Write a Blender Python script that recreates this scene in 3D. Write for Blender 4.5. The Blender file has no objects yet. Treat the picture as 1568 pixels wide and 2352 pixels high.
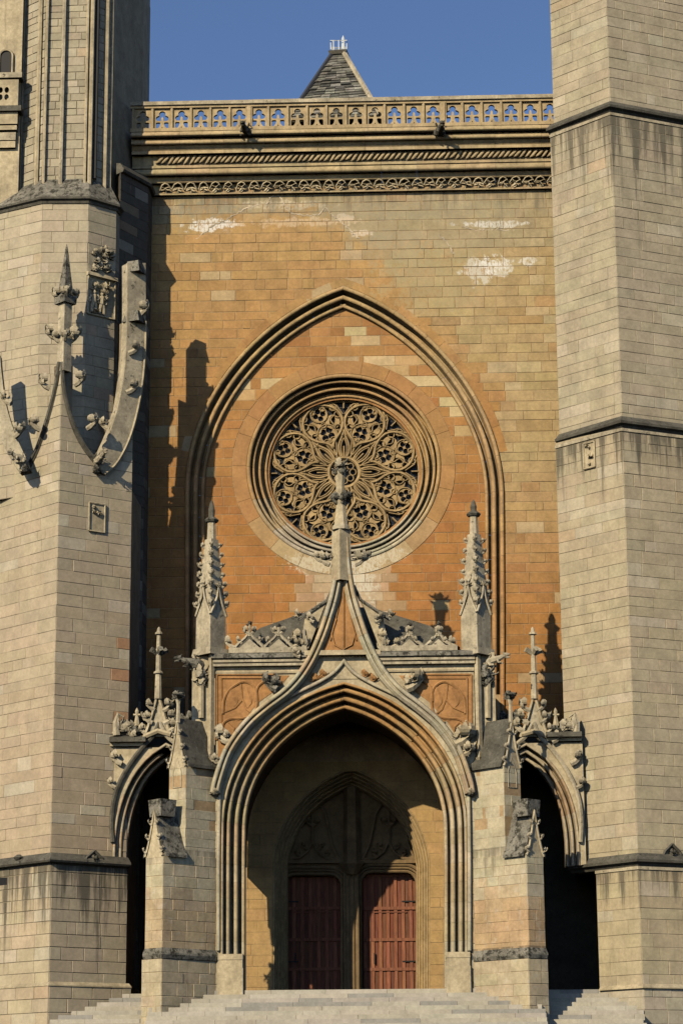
import bpy, bmesh, math, random
from mathutils import Vector, Matrix, noise
from mathutils.geometry import tessellate_polygon
R = math.radians
rnd = random.Random(11)
scene = bpy.context.scene
COL = scene.collection

# ------------------------------------------------------------------ camera
F = 5500.0                      # focal length in units of a 1568 x 2352 picture
CAM = Vector((2.6, -84.0, 1.6))
YAW, PITCH, ROLL = R(1.65), R(14.4), R(0.42)
fw = Vector((-math.sin(YAW)*math.cos(PITCH), math.cos(YAW)*math.cos(PITCH), math.sin(PITCH)))
r0 = fw.cross(Vector((0, 0, 1))).normalized()
u0 = r0.cross(fw).normalized()
rt = r0*math.cos(ROLL) - u0*math.sin(ROLL)
up = u0*math.cos(ROLL) + r0*math.sin(ROLL)
cd = bpy.data.cameras.new('camera'); cam = bpy.data.objects.new('camera', cd); COL.objects.link(cam)
cam.matrix_world = Matrix(((rt.x, up.x, -fw.x, CAM.x), (rt.y, up.y, -fw.y, CAM.y), (rt.z, up.z, -fw.z, CAM.z), (0, 0, 0, 1)))
cd.sensor_fit = 'HORIZONTAL'; cd.sensor_width = 36; cd.lens = F/1568*36
cd.clip_start = 1; cd.clip_end = 3000
scene.camera = cam

# ------------------------------------------------------------------ light
SUN = Vector((0.58, 1.0, -0.60)).normalized()       # the way the light travels
elev = math.asin(-SUN.z)
az = math.atan2(-SUN.x, -SUN.y)                      # bearing of the sun, from +Y towards +X
world = bpy.data.worlds.new('World'); scene.world = world; world.use_nodes = True
nt = world.node_tree; nt.nodes.clear()
wo = nt.nodes.new('ShaderNodeOutputWorld'); bg = nt.nodes.new('ShaderNodeBackground'); sk = nt.nodes.new('ShaderNodeTexSky')
sk.sky_type = 'NISHITA'; sk.sun_disc = False; sk.sun_elevation = elev; sk.sun_rotation = az
sk.altitude = 700; sk.air_density = 1.0; sk.dust_density = 0.3; sk.ozone_density = 2.6
bg.inputs['Strength'].default_value = 0.088
tint = nt.nodes.new('ShaderNodeMix'); tint.data_type = 'RGBA'; tint.blend_type = 'MULTIPLY'; tint.inputs[0].default_value = 1; tint.inputs[7].default_value = (1.0, 1.04, 1.20, 1)
nt.links.new(sk.outputs[0], tint.inputs[6]); nt.links.new(tint.outputs[2], bg.inputs[0]); nt.links.new(bg.outputs[0], wo.inputs[0])
sl = bpy.data.lights.new('sun', 'SUN'); sl.energy = 4.3; sl.angle = R(0.5); sl.color = (1.0, 0.875, 0.65)
so = bpy.data.objects.new('sun', sl); COL.objects.link(so)
so.rotation_euler = SUN.to_track_quat('-Z', 'Y').to_euler(); so.location = (-30, -60, 60)
scene.view_settings.view_transform = 'Standard'; scene.view_settings.look = 'None'
scene.view_settings.exposure = 0.05; scene.view_settings.gamma = 1; scene.view_settings.use_curve_mapping = False
scene.cycles.max_bounces = 4; scene.cycles.diffuse_bounces = 0

# ------------------------------------------------------------------ survey helpers
def at(x, y, Y):
    d = fw + rt*((x-784)/F) - up*((y-1176)/F)
    return CAM + d*((Y-CAM.y)/d.y)
def XZ(x, y, Y):
    p = at(x, y, Y); return (p.x, p.z)
def Zp(y, Y, x=790): return at(x, y, Y).z
def Xp(x, Y, y=1800): return at(x, y, Y).x
def proj(p):
    d = Vector(p)-CAM; w = d.dot(fw)
    return (784+F*d.dot(rt)/w, 1176-F*d.dot(up)/w)

# ------------------------------------------------------------------ object helpers
def link(name, me, mat, parent=None, kind=None, label=None):
    o = bpy.data.objects.new(name, me); COL.objects.link(o)
    if mat is not None and not me.materials: me.materials.append(mat)
    if parent is not None: o.parent = parent
    if kind: o['kind'] = kind
    if label: o['label'] = label
    return o
def thing(name, label, cat, group=None):
    o = bpy.data.objects.new(name, None); COL.objects.link(o); o.empty_display_size = 0.3
    o['label'] = label; o['category'] = cat
    if group: o['group'] = group
    return o
def mesh(name, v, f, smooth=False, col=None):
    me = bpy.data.meshes.new(name); me.from_pydata([tuple(p) for p in v], [], f)
    if col is not None:
        a = me.color_attributes.new('col', 'FLOAT_COLOR', 'POINT')
        if isinstance(col[0], (int, float)): a.data.foreach_set('color', list(col[:3]+(1,))*len(v) if len(col) == 3 else list(col)*len(v))
        else: a.data.foreach_set('color', [c for q in col for c in (q[0], q[1], q[2], 1)])
    if smooth: me.polygons.foreach_set('use_smooth', [True]*len(me.polygons))
    me.update(); return me
def fixn(me):
    bm = bmesh.new(); bm.from_mesh(me); bmesh.ops.recalc_face_normals(bm, faces=bm.faces); bm.to_mesh(me); bm.free(); return me
class MB:
    def __init__(s): s.v = []; s.f = []; s.c = []
    def add(s, v, f, c=None):
        n = len(s.v); s.v += [tuple(p) for p in v]; s.f += [tuple(i+n for i in q) for q in f]
        s.c += [c or (.4, .35, .25)]*len(v)
    def box(s, a, b, c=None):
        x0, y0, z0 = a; x1, y1, z1 = b
        s.add([(x0,y0,z0),(x1,y0,z0),(x1,y1,z0),(x0,y1,z0),(x0,y0,z1),(x1,y0,z1),(x1,y1,z1),(x0,y1,z1)],
              [(0,3,2,1),(4,5,6,7),(0,1,5,4),(1,2,6,5),(2,3,7,6),(3,0,4,7)], c)
    def build(s, name, mat, parent=None, smooth=False, kind=None, label=None, colour=False):
        me = mesh(name, s.v, s.f, smooth, s.c if colour else None)
        return link(name, me, mat, parent, kind, label)
def box(name, a, b, mat, parent=None, **k):
    m = MB(); m.box(a, b); return m.build(name, mat, parent, **k)
def frus(m, cx, cy, z0, z1, w0, w1, rot=0, n=4, c=None, ph=.5):
    v = []
    for z, w in ((z0, w0), (z1, w1)):
        for i in range(n):
            a = rot+2*math.pi*(i+ph)/n; rr = w/2/math.cos(math.pi/n)
            v.append((cx+rr*math.sin(a), cy-rr*math.cos(a), z))
    f = [(i, (i+1) % n, n+(i+1) % n, n+i) for i in range(n)]+[tuple(range(n))[::-1], tuple(range(n, 2*n))]
    m.add(v, f, c)
def tube(m, pts, rad, n=6, closed=False, c=None, sq=1.0):
    pts = [Vector(p) for p in pts]; N = len(pts)
    if not hasattr(rad, '__len__'): rad = [rad]*N
    v = []
    ref = None
    for i, p in enumerate(pts):
        a = pts[(i-1) % N] if (closed or i > 0) else p
        b = pts[(i+1) % N] if (closed or i < N-1) else p
        t = (b-a); t = t.normalized() if t.length > 1e-9 else Vector((0, 0, 1))
        if ref is None: ref = Vector((0, 1, 0)) if abs(t.y) < .9 else Vector((1, 0, 0))
        s = t.cross(ref).normalized(); w = s.cross(t).normalized(); ref = w
        for k in range(n):
            an = 2*math.pi*(k+.5)/n
            v.append(p+s*rad[i]*math.cos(an)+w*rad[i]*sq*math.sin(an))
    f = []
    for i in range(N if closed else N-1):
        j = (i+1) % N
        for k in range(n): f.append((i*n+k, i*n+(k+1) % n, j*n+(k+1) % n, j*n+k))
    if not closed: f += [tuple(range(n))[::-1], tuple(range((N-1)*n, N*n))]
    m.add(v, f, c)
def bez(p0, p1, p2, p3, n):
    return [tuple((1-t)**3*a+3*(1-t)**2*t*b+3*(1-t)*t*t*c+t**3*d for a, b, c, d in zip(p0, p1, p2, p3)) for t in [i/n for i in range(n+1)]]
def smooth_path(p, k=6):
    out = []
    for i in range(len(p)-1):
        a = p[max(i-1, 0)]; b = p[i]; c = p[i+1]; d = p[min(i+2, len(p)-1)]
        for j in range(k):
            t = j/k
            out.append(tuple(.5*((2*q)+(-o+r_)*t+(2*o-5*q+4*r_-s)*t*t+(-o+3*q-3*r_+s)*t**3) for o, q, r_, s in zip(a, b, c, d)))
    out.append(tuple(p[-1])); return out
def normals2(p, closed=False):
    N = len(p); out = []
    for i in range(N):
        segs = []
        for a, b in ((i-1, i), (i, i+1)):
            if closed: a %= N; b %= N
            if a < 0 or b >= N: continue
            dx = p[b][0]-p[a][0]; dz = p[b][1]-p[a][1]; L = math.hypot(dx, dz) or 1
            segs.append((-dz/L, dx/L))
        sx = sum(s[0] for s in segs)/len(segs); sz = sum(s[1] for s in segs)/len(segs)
        q = sx*sx+sz*sz or 1
        out.append((sx/q, sz/q))
    return out
def plane_frame(Y):
    return lambda a, b, d: (a, Y+d, b)
def sweep(m, path, prof, fr, closed=False, c=None, caps=True, nor=None):
    """path in plane coordinates; prof = [(offset to the left of the path, depth)] closed by caps"""
    nr = nor or normals2(path, closed); k = len(prof); v = []
    for (x, z), (nx, nz) in zip(path, nr):
        for o, d in prof: v.append(fr(x+nx*o, z+nz*o, d))
    N = len(path); f = []
    for i in range(N if closed else N-1):
        j = (i+1) % N
        for q in range(k-1): f.append((i*k+q, i*k+q+1, j*k+q+1, j*k+q))
    if caps and not closed: f += [tuple(range(k)), tuple(range((N-1)*k, N*k))[::-1]]
    m.add(v, f, c)
def resample(path, step):
    out = [path[0]]; acc = 0
    for a, b in zip(path, path[1:]):
        L = math.hypot(b[0]-a[0], b[1]-a[1]); n = max(1, int(math.ceil(L/step)))
        for i in range(1, n+1): out.append((a[0]+(b[0]-a[0])*i/n, a[1]+(b[1]-a[1])*i/n))
    return out
def voussoirs(path, prof, fr, mat, parent, colf, name='voussoir', L=.55, gap=.006, smooth=False, closed=False):
    """the moulded arch cut into its stones, each a part"""
    p = resample(path, .14)
    if closed: p = p+[p[0]]
    nr = normals2(p)
    if closed:
        a = ((nr[0][0]+nr[-1][0])/2, (nr[0][1]+nr[-1][1])/2); nr[0] = nr[-1] = a
    cum = [0]
    for a, b in zip(p, p[1:]): cum.append(cum[-1]+math.hypot(b[0]-a[0], b[1]-a[1]))
    T = cum[-1]; n = max(1, round(T/L)); cuts = [0]
    for i in range(1, n): cuts.append(T*(i+rnd.uniform(-.18, .18))/n)
    cuts.append(T)
    def samp(s):
        for i in range(len(cum)-1):
            if cum[i+1] >= s:
                t = (s-cum[i])/((cum[i+1]-cum[i]) or 1)
                return ((p[i][0]*(1-t)+p[i+1][0]*t, p[i][1]*(1-t)+p[i+1][1]*t), (nr[i][0]*(1-t)+nr[i+1][0]*t, nr[i][1]*(1-t)+nr[i+1][1]*t))
        return p[-1], nr[-1]
    for a, b in zip(cuts, cuts[1:]):
        a2, b2 = a+gap, b-gap
        q = [samp(a2)]+[(p[i], nr[i]) for i in range(len(p)) if a2+.02 < cum[i] < b2-.02]+[samp(b2)]
        m = MB(); e = rnd.uniform(-.006, .006)
        sweep(m, [s[0] for s in q], [(o, d+e) for o, d in prof], fr, nor=[s[1] for s in q])
        mid = q[len(q)//2][0]
        c = colf(*fr(mid[0], mid[1], 0))
        m.c = [c]*len(m.v)
        m.build(name, mat, parent, smooth=smooth, colour=True)
def slab(m, loops, fr, d0, d1, c=None):
    """polygon with holes, in plane coordinates, given thickness from depth d0 (front) to d1"""
    tris = tessellate_polygon([[Vector((a, b, 0)) for a, b in lp] for lp in loops])
    flat = [q for lp in loops for q in lp]; n = len(flat)
    v = [fr(a, b, d0) for a, b in flat]+[fr(a, b, d1) for a, b in flat]
    f = [tuple(t) for t in tris]+[tuple(i+n for i in t[::-1]) for t in tris]
    s = 0
    for lp in loops:
        L = len(lp)
        for i in range(L): f.append((s+i, s+(i+1) % L, n+s+(i+1) % L, n+s+i))
        s += L
    m.add(v, f, c)

# ------------------------------------------------------------------ materials
def newmat(name):
    m = bpy.data.materials.new(name); m.use_nodes = True; t = m.node_tree; t.nodes.clear()
    o = t.nodes.new('ShaderNodeOutputMaterial'); b = t.nodes.new('ShaderNodeBsdfPrincipled'); t.links.new(b.outputs[0], o.inputs[0])
    b.inputs['Specular IOR Level'].default_value = .2; b.inputs['Roughness'].default_value = .9
    return m, t, b
class N:
    def __init__(s, t): s.t = t; s.pos = None
    def n(s, ty, **k):
        q = s.t.nodes.new(ty)
        for a, b in k.items(): setattr(q, a, b)
        return q
    def P(s):
        if not s.pos: s.pos = s.n('ShaderNodeNewGeometry').outputs['Position']
        return s.pos
    def put(s, sock, v):
        if isinstance(v, bpy.types.NodeSocket): s.t.links.new(v, sock)
        else: sock.default_value = v
    def math(s, op, a, b=0, c=None, clamp=False):
        q = s.n('ShaderNodeMath', operation=op); q.use_clamp = clamp; s.put(q.inputs[0], a); s.put(q.inputs[1], b)
        if c is not None: s.put(q.inputs[2], c)
        return q.outputs[0]
    def noise(s, scale, detail=4, stretch=(1, 1, 1), rough=.6, off=(0, 0, 0)):
        mp = s.n('ShaderNodeMapping'); mp.inputs['Scale'].default_value = stretch; mp.inputs['Location'].default_value = off
        s.t.links.new(s.P(), mp.inputs[0]); q = s.n('ShaderNodeTexNoise'); q.inputs['Scale'].default_value = scale
        q.inputs['Detail'].default_value = detail; q.inputs['Roughness'].default_value = rough
        s.t.links.new(mp.outputs[0], q.inputs[0]); return q.outputs[0]
    def ramp(s, v, a, b, lo=0., hi=1.):
        q = s.n('ShaderNodeMapRange'); q.interpolation_type = 'SMOOTHSTEP'; s.put(q.inputs[0], v)
        for i, k in enumerate((a, b, lo, hi)): q.inputs[i+1].default_value = k
        return q.outputs[0]
    def mix(s, f, a, b, mode='MIX'):
        q = s.n('ShaderNodeMix', data_type='RGBA', blend_type=mode); s.put(q.inputs[0], f)
        s.put(q.inputs[6], a if isinstance(a, bpy.types.NodeSocket) else (*a, 1)); s.put(q.inputs[7], b if isinstance(b, bpy.types.NodeSocket) else (*b, 1))
        return q.outputs[2]
def stone(name, base=None, var=.22, streak=.25, lichen=0., licol=(.035, .033, .026), bump=.35, stains=(), drips=(), pale=0., bdist=.03, topdark=0.):
    """base None: colour from each stone's own 'col' attribute"""
    m, t, b = newmat(name); g = N(t)
    if base is None:
        a = g.n('ShaderNodeAttribute'); a.attribute_name = 'col'; c = a.outputs[0]
    else: c = g.mix(0, base, base)
    n1 = g.noise(1.6, 6); n2 = g.noise(9, 5, rough=.7); n3 = g.noise(40, 3)
    c = g.mix(1, c, g.mix(g.ramp(n1, .3, .7), (1-var,)*3, (1+var*.55,)*3), 'MULTIPLY')
    c = g.mix(1, c, g.mix(g.ramp(n2, .3, .72), (1-var*.9, 1-var*.95, 1-var), (1.06, 1.05, 1.03)), 'MULTIPLY')
    if streak:
        st = g.noise(2.2, 5, stretch=(2.2, 2.2, .14), rough=.65)
        c = g.mix(g.math('MULTIPLY', g.ramp(st, .52, .72), streak), c, (.10, .088, .062))
    if pale:
        pn = g.noise(3.1, 6, off=(7, 3, 1)); c = g.mix(g.math('MULTIPLY', g.ramp(pn, .56, .66), pale), c, (.55, .52, .43))
    sep = g.n('ShaderNodeSeparateXYZ'); t.links.new(g.P(), sep.inputs[0]); X, Y, Z = sep.outputs
    edge = g.math('SUBTRACT', g.noise(2.6, 7, rough=.72, off=(2, 9, 4)), .5)
    fine = g.noise(14, 4, stretch=(1, 1, .35), rough=.8)
    for (cx, cz, rx, rz, col, k) in stains:        # dirt or limewash with a shape of its own
        dx = g.math('DIVIDE', g.math('SUBTRACT', X, cx), rx); dz = g.math('DIVIDE', g.math('SUBTRACT', Z, cz), rz)
        d = g.math('SQRT', g.math('ADD', g.math('MULTIPLY', dx, dx), g.math('MULTIPLY', dz, dz)))
        d = g.math('ADD', d, g.math('MULTIPLY', edge, 3.2))
        f = g.math('MULTIPLY', g.ramp(d, .7, .95, 1, 0), g.math('MULTIPLY', g.ramp(fine, .38, .52), k)) 
        c = g.mix(f, c, col)
    dn = g.noise(3.2, 5, stretch=(1, 1, .06), rough=.7, off=(3, 3, 3)) if drips else None
    for (z1, L, k) in drips:                        # rain streaks running down from a ledge
        h = g.math('DIVIDE', g.math('SUBTRACT', z1, Z), L)
        m0 = g.ramp(g.math('ADD', h, g.math('MULTIPLY', g.math('SUBTRACT', dn, .5), -3.4)), .55, -.1, 0, 1)
        m0 = g.math('MULTIPLY', m0, g.ramp(h, -.02, 0, 0, 1))
        c = g.mix(g.math('MULTIPLY', m0, k), c, (.075, .068, .052))
    if lichen:
        ln = g.noise(4.5, 8, rough=.75, off=(5, 1, 8)); c = g.mix(g.ramp(ln, .62-lichen*.4, .72-lichen*.4), c, licol)
        l2 = g.noise(16, 4, rough=.8, off=(1, 7, 2)); c = g.mix(g.math('MULTIPLY', g.ramp(l2, .60, .70), .55), c, (.42, .40, .33))
    bp = g.n('ShaderNodeBump'); bp.inputs['Strength'].default_value = bump; bp.inputs['Distance'].default_value = bdist
    t.links.new(g.math('ADD', g.math('MULTIPLY', n2, .7), g.math('MULTIPLY', n3, .3)), bp.inputs['Height'])
    t.links.new(bp.outputs[0], b.inputs['Normal']); t.links.new(c, b.inputs['Base Color'])
    return m
def plain(name, col, rough=.7, metal=0.):
    m, t, b = newmat(name); b.inputs['Base Color'].default_value = (*col, 1); b.inputs['Roughness'].default_value = rough; b.inputs['Metallic'].default_value = metal
    return m

BEIGE = (.41, .345, .235); PALE = (.50, .43, .30); GREY = (.36, .335, .27); ORANGE = (.46, .225, .085); OCHRE = (.47, .31, .14)
YF, YN, YD, YT = -5.1, 0.0, 1.95, .45          # porch front, nave wall, doors, wall inside the great arch
YC = -.9                                       # face of the balustrade
zl1, zl2, zl3, zlb = [Zp(y, -5.0, 1430) for y in (236, 968, 1975, 2268)]
ZLT = Zp(1975, -5.1, 120)
M_TOWER_R = stone('tower_stone', None, drips=((zl1-.25, 4.2, .75), (zl2-.25, 2.6, .8), (zl3-.2, 1.9, .75)), streak=.16, var=.16)
M_TOWER_L = stone('tower_stone_warm', None, drips=((ZLT-.15, 3.4, .85),), streak=.10, var=.13)
stn = []
def stain(x, y, rx, ry, col, k): 
    X, Z = XZ(x, y, 0); stn.append((X, Z, rx/70, ry/70, col, k))
WHITE = (.78, .76, .70)
for q_ in ((560, 462, 190, 20), (430, 505, 60, 40), (760, 500, 60, 50), (880, 530, 90, 60), (960, 600, 80, 70), (1060, 560, 120, 60)): stain(*q_, (.35, .295, .18), .4)
stain(480, 518, 75, 22, WHITE, .8); stain(640, 470, 130, 14, (.60, .50, .34), .8); stain(790, 500, 34, 12, (.66, .54, .40), .9); stain(830, 535, 30, 12, (.66, .54, .40), .9); stain(1115, 615, 62, 42, WHITE, .85); stain(1215, 600, 22, 14, WHITE, .6)
stain(1130, 515, 90, 12, WHITE, .6); stain(900, 565, 130, 60, (.36, .32, .22), .3); stain(960, 480, 420, 40, (.30, .27, .19), .4); stain(1010, 640, 160, 110, (.40, .33, .18), .5)
stain(700, 510, 190, 14, (.66, .50, .33), .6); stain(470, 480, 110, 24, (.25, .24, .18), .6)
M_NAVE = stone('nave_stone', None, streak=.14, var=.17, stains=stn, drips=((Zp(442, 0), 1.3, .45),))
M_TYMP = stone('tympanum_stone', None, streak=.06, var=.15, stains=[(*XZ(830, 1310, .45), .8, 1.1, (.62, .56, .42), .9), (*XZ(740, 1290, .45), 1.4, .5, (.60, .52, .37), .8), (*XZ(870, 1275, .45), 1.3, .35, (.60, .52, .37), .8)])
M_MORTAR = stone('light_mortar', (.46, .32, .175), streak=.1)
M_MORTAR_T = stone('dark_mortar', (.35, .285, .19), streak=.1)
M_VAULT = stone('shade_dark_vault_stone', (.07, .05, .03), streak=.2)  # near-black base: the porch interior's shade is put into the colour
M_MOULD = stone('moulding_stone', None, var=.24, streak=.22)
M_BEIGE = stone('carved_stone', (.53, .44, .285), var=.28, streak=.28)
M_CORNICE = stone('cornice_stone', (.50, .38, .215), var=.25, streak=.34)
M_GREYST = stone('weathered_stone', (.50, .43, .30), var=.3, streak=.4, lichen=.12, bump=.6)
M_LICHEN = stone('lichen_stone', (.27, .25, .20), var=.35, streak=.3, lichen=.34, licol=(.045, .042, .032), bump=.9, bdist=.05)
M_DARKST = stone('dark_weathered_stone', (.13, .12, .095), var=.35, streak=.35, lichen=.15, bump=.7)
M_ORANGE = stone('orange_stone', (.43, .22, .085), var=.25, streak=.15)
M_PORCH = stone('porch_stone', None, streak=.2, var=.2, pale=.25, drips=((Zp(1957, -5.5, 400), 1.1, .5), (Zp(2186, -5.5, 400), .5, .6)))
M_STEP = stone('step_stone', None, streak=.12, var=.14)
M_INNER = stone('inner_stone', (.24, .16, .08), streak=.3)  # base darkened so the colour carries part of the portal's shade
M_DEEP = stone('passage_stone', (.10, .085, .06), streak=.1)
M_SLATE = stone('slate', None, var=.4, streak=.1, bump=.8, lichen=.10, licol=(.02, .02, .02))
M_GLASS = plain('leaded_glass', (.012, .014, .018), .35); 
M_LEAD = plain('lead', (.05, .05, .055), .5)
M_IRON = plain('iron', (.02, .018, .016), .5)
M_METAL = plain('pale_metal', (.62, .64, .62), .45)
M_GROUND = stone('paving', (.10, .095, .085), streak=0)
def wood():
    m, t, b = newmat('red_brown_wood'); g = N(t)
    a = g.n('ShaderNodeAttribute'); a.attribute_name = 'col'
    n = g.noise(6, 6, stretch=(5, 5, .35), rough=.7)
    c = g.mix(1, a.outputs[0], g.mix(g.ramp(n, .3, .7), (.55, .5, .5), (1.15, 1.1, 1.05)), 'MULTIPLY')
    t.links.new(c, b.inputs['Base Color']); b.inputs['Roughness'].default_value = .65
    bp = g.n('ShaderNodeBump'); bp.inputs['Strength'].default_value = .4; bp.inputs['Distance'].default_value = .02; t.links.new(n, bp.inputs['Height']); t.links.new(bp.outputs[0], b.inputs['Normal'])
    return m
M_WOOD = wood()

# ------------------------------------------------------------------ masonry
class Stones:
    """collects the single stones of one thing: the 300 that show largest become parts, the rest one part"""
    def __init__(s, parent, mat, name='stone'): s.L = []; s.parent = parent; s.mat = mat; s.name = name
    def add(s, v, f, c):
        q = [proj(p) for p in v[4:8]]
        ar = abs(sum(q[i][0]*q[(i+1) % 4][1]-q[(i+1) % 4][0]*q[i][1] for i in range(4)))/2
        cx = sum(p[0] for p in q)/4; cy = sum(p[1] for p in q)/4
        if not (-10 < cx < 1578 and -10 < cy < 2362): ar = 0
        s.L.append((ar, v, f, c))
    def flush(s, cap=299):
        s.L.sort(key=lambda q: -q[0]); rest = MB()
        for i, (ar, v, f, c) in enumerate(s.L):
            if i < cap and ar > 60: link(s.name, mesh(s.name, v, f, False, c), s.mat, s.parent)
            else: rest.add(v, f, c)
        if rest.v: rest.build(s.name, s.mat, s.parent, kind='stuff', colour=True)
STF = [(4, 5, 6, 7), (0, 1, 5, 4), (1, 2, 6, 5), (2, 3, 7, 6), (3, 0, 4, 7)]
def rows_between(z0, z1, h=.37, j=.05):
    n = max(1, round((z1-z0)/h)); w = [1+rnd.uniform(-j*3, j*3) for _ in range(n)]; t = sum(w); out = [z0]
    for q in w: out.append(out[-1]+(z1-z0)*q/t)
    return out
def masonry(st, fr, rows, spans, colf, wmin=.5, wmax=1.15, proud=.022, gap=.011, ext=(0, 0), bev=.012, skip=None):
    """fr(u, z, d): d negative is towards the viewer; spans(z) -> [(u0, u1)]"""
    for z0, z1 in zip(rows, rows[1:]):
        zm = (z0+z1)/2; mids = spans(zm); lo = spans(z0+.01); hi = spans(z1-.01)
        for a, b in mids:
            if b-a < .06: continue
            def ends(v, k, lst):
                best = [q[k] for q in lst if abs(q[k]-v) < .55]
                return min(best, key=lambda w: abs(w-v)) if best else v
            al, ah, bl, bh = ends(a, 0, lo), ends(a, 0, hi), ends(b, 1, lo), ends(b, 1, hi)
            cuts = [a]; 
            x = a-rnd.uniform(0, wmax*.6)
            while True:
                x += rnd.uniform(wmin, wmax) if rnd.random() > .12 else wmin*rnd.uniform(.55, .9)
                if x > b-wmin*.45: break
                if x > a+wmin*.4: cuts.append(x)
            cuts.append(b); n = len(cuts)-1
            for i in range(n):
                l0, l1 = (al, ah) if i == 0 else (cuts[i], cuts[i])
                q0, q1 = (bl, bh) if i == n-1 else (cuts[i+1], cuts[i+1])
                if i == 0: l0 -= ext[0]; l1 -= ext[0]
                if i == n-1 and ext[1]: jx = rnd.uniform(-.006, .0015); q0 += ext[1]+jx; q1 += ext[1]+jx
                if q0-l0 < .03 and q1-l1 < .03: continue
                g = gap/2+rnd.uniform(-.001, .002); e = proud+rnd.uniform(-.007, .007)
                tilt = rnd.uniform(-.003, .003)
                wob = [rnd.uniform(-.004, .004) for _ in range(8)]
                p = fr((l0+q0)/2, zm, 0)
                if skip and skip(p): continue
                c = colf(p)
                v = [fr(l0+g, z0+g, .0), fr(q0-g, z0+g, .0), fr(q1-g, z1-g, .0), fr(l1+g, z1-g, .0),
                     fr(l0+g+bev+wob[0], z0+g+bev+wob[1], -e-tilt), fr(q0-g-bev+wob[2], z0+g+bev+wob[3], -e+tilt), fr(q1-g-bev+wob[4], z1-g-bev+wob[5], -e+tilt), fr(l1+g+bev+wob[6], z1-g-bev+wob[7], -e-tilt)]
                st.add(v, STF, c)
def face_frame(A, B):
    """A, B = (X, Y) ends of a wall seen from outside, left to right"""
    L = math.hypot(B[0]-A[0], B[1]-A[1]); U = ((B[0]-A[0])/L, (B[1]-A[1])/L); Nn = (U[1], -U[0])   # outward (towards viewer)
    return (lambda u, z, d: (A[0]+U[0]*u-Nn[0]*d, A[1]+U[1]*u-Nn[1]*d, z)), L
def prism(m, plan, z0, z1, c=None):
    n = len(plan); v = [(x, y, z0) for x, y in plan]+[(x, y, z1) for x, y in plan]
    m.add(v, [(i, (i+1) % n, n+(i+1) % n, n+i) for i in range(n)]+[tuple(range(n))[::-1], tuple(range(n, 2*n))], c)
def ledge(m, plan, prof, c=None):
    """string course along an open plan polyline; prof = [(outward, z)]"""
    nr = normals2(plan); k = len(prof); v = []
    for (x, y), (nx, ny) in zip(plan, nr):
        for o, z in prof: v.append((x-nx*o, y-ny*o, z))
    f = [(i*k+q, i*k+q+1, (i+1)*k+q+1, (i+1)*k+q) for i in range(len(plan)-1) for q in range(k-1)]
    f += [tuple(range(k)), tuple(range((len(plan)-1)*k, len(plan)*k))[::-1]]
    m.add(v, f, c)
def lerp(a, b, t): return tuple(x+(y-x)*t for x, y in zip(a, b))
def jit(c, k=.10, h=.03):
    s = 1+rnd.uniform(-k, k); return tuple(max(.01, x*s*(1+rnd.uniform(-h, h))) for x in c)
def cl(x, a=0., b=1.): return max(a, min(b, x))

# ------------------------------------------------------------------ carved ornament, shared meshes
def blobmesh(name, seed, sub=2, sx=.5, sy=.5, sz=.5, amp=.35, fr=2.4):
    bm = bmesh.new(); bmesh.ops.create_icosphere(bm, subdivisions=sub, radius=1)
    for v in bm.verts:
        p = v.co.copy(); n = noise.noise(p*fr+Vector((seed*7.1, seed*3.3, 0))); n2 = noise.noise(p*fr*2.3+Vector((seed, 0, 5)))
        k = 1+amp*n*1.6+amp*.7*n2
        v.co = Vector((p.x*sx*k, p.y*sy*k, p.z*sz*k))
    me = bpy.data.meshes.new(name); bm.to_mesh(me); bm.free(); return me
def petal(m, base, d, L, W, T, curl, r):
    """a leaf: thin pointed blade that curls over, with a raised midrib"""
    d = d.normalized(); s_ = d.cross(Vector((0, 0, 1)))
    s_ = s_.normalized() if s_.length > .1 else Vector((0, 1, 0))
    u_ = s_.cross(d).normalized(); n = 5; v = []
    p = Vector(base); a = 0
    for i in range(n+1):
        t = i/n; w = W*(math.sin(math.pi*min(t*.85+.12, 1))**.7)*(1+.25*math.sin(t*14+r)); k = T*(1-t*.6)
        q = u_*math.cos(a)-d*math.sin(a); dd = d*math.cos(a)+u_*math.sin(a)
        v += [p-s_*w-q*k, p-q*k*.2+q*k*.2, p+s_*w-q*k, p+q*k*1.6]
        p = p+dd*(L/n); a += curl/n
    f = []
    for i in range(n):
        b_ = i*4
        f += [(b_, b_+4, b_+7, b_+3), (b_+3, b_+7, b_+6, b_+2), (b_+2, b_+6, b_+4, b_)]
    f += [(0, 3, 2), (n*4, n*4+2, n*4+3)]
    m.add(v, f)
def crocketmesh(seed):
    """a leafy bracket that springs out (+X) and curls up into lobed leaves"""
    m = MB(); r = random.Random(seed)
    tube(m, [(-.12, 0, -.30), (.10, 0, -.20), (.30, 0, -.04), (.42, 0, .10)], [.15, .16, .13, .14], 6)
    for k in range(6):
        an = (k-2.5)*.62+r.uniform(-.2, .2)
        petal(m, (.18+.10*math.cos(an), .10*math.sin(an), -.12+r.uniform(0, .22)), Vector((math.cos(an), math.sin(an), r.uniform(.1, .5))), r.uniform(.42, .60), r.uniform(.12, .18), .05, r.uniform(1.6, 2.6), r.uniform(0, 6))
    b = blobmesh('tmp', seed*9, 1, .15, .14, .15, .8, 3.0); m.add([v.co+Vector((.40, 0, .22)) for v in b.vertices], [tuple(p.vertices) for p in b.polygons]); bpy.data.meshes.remove(b)
    return mesh('crocket', m.v, m.f)
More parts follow.
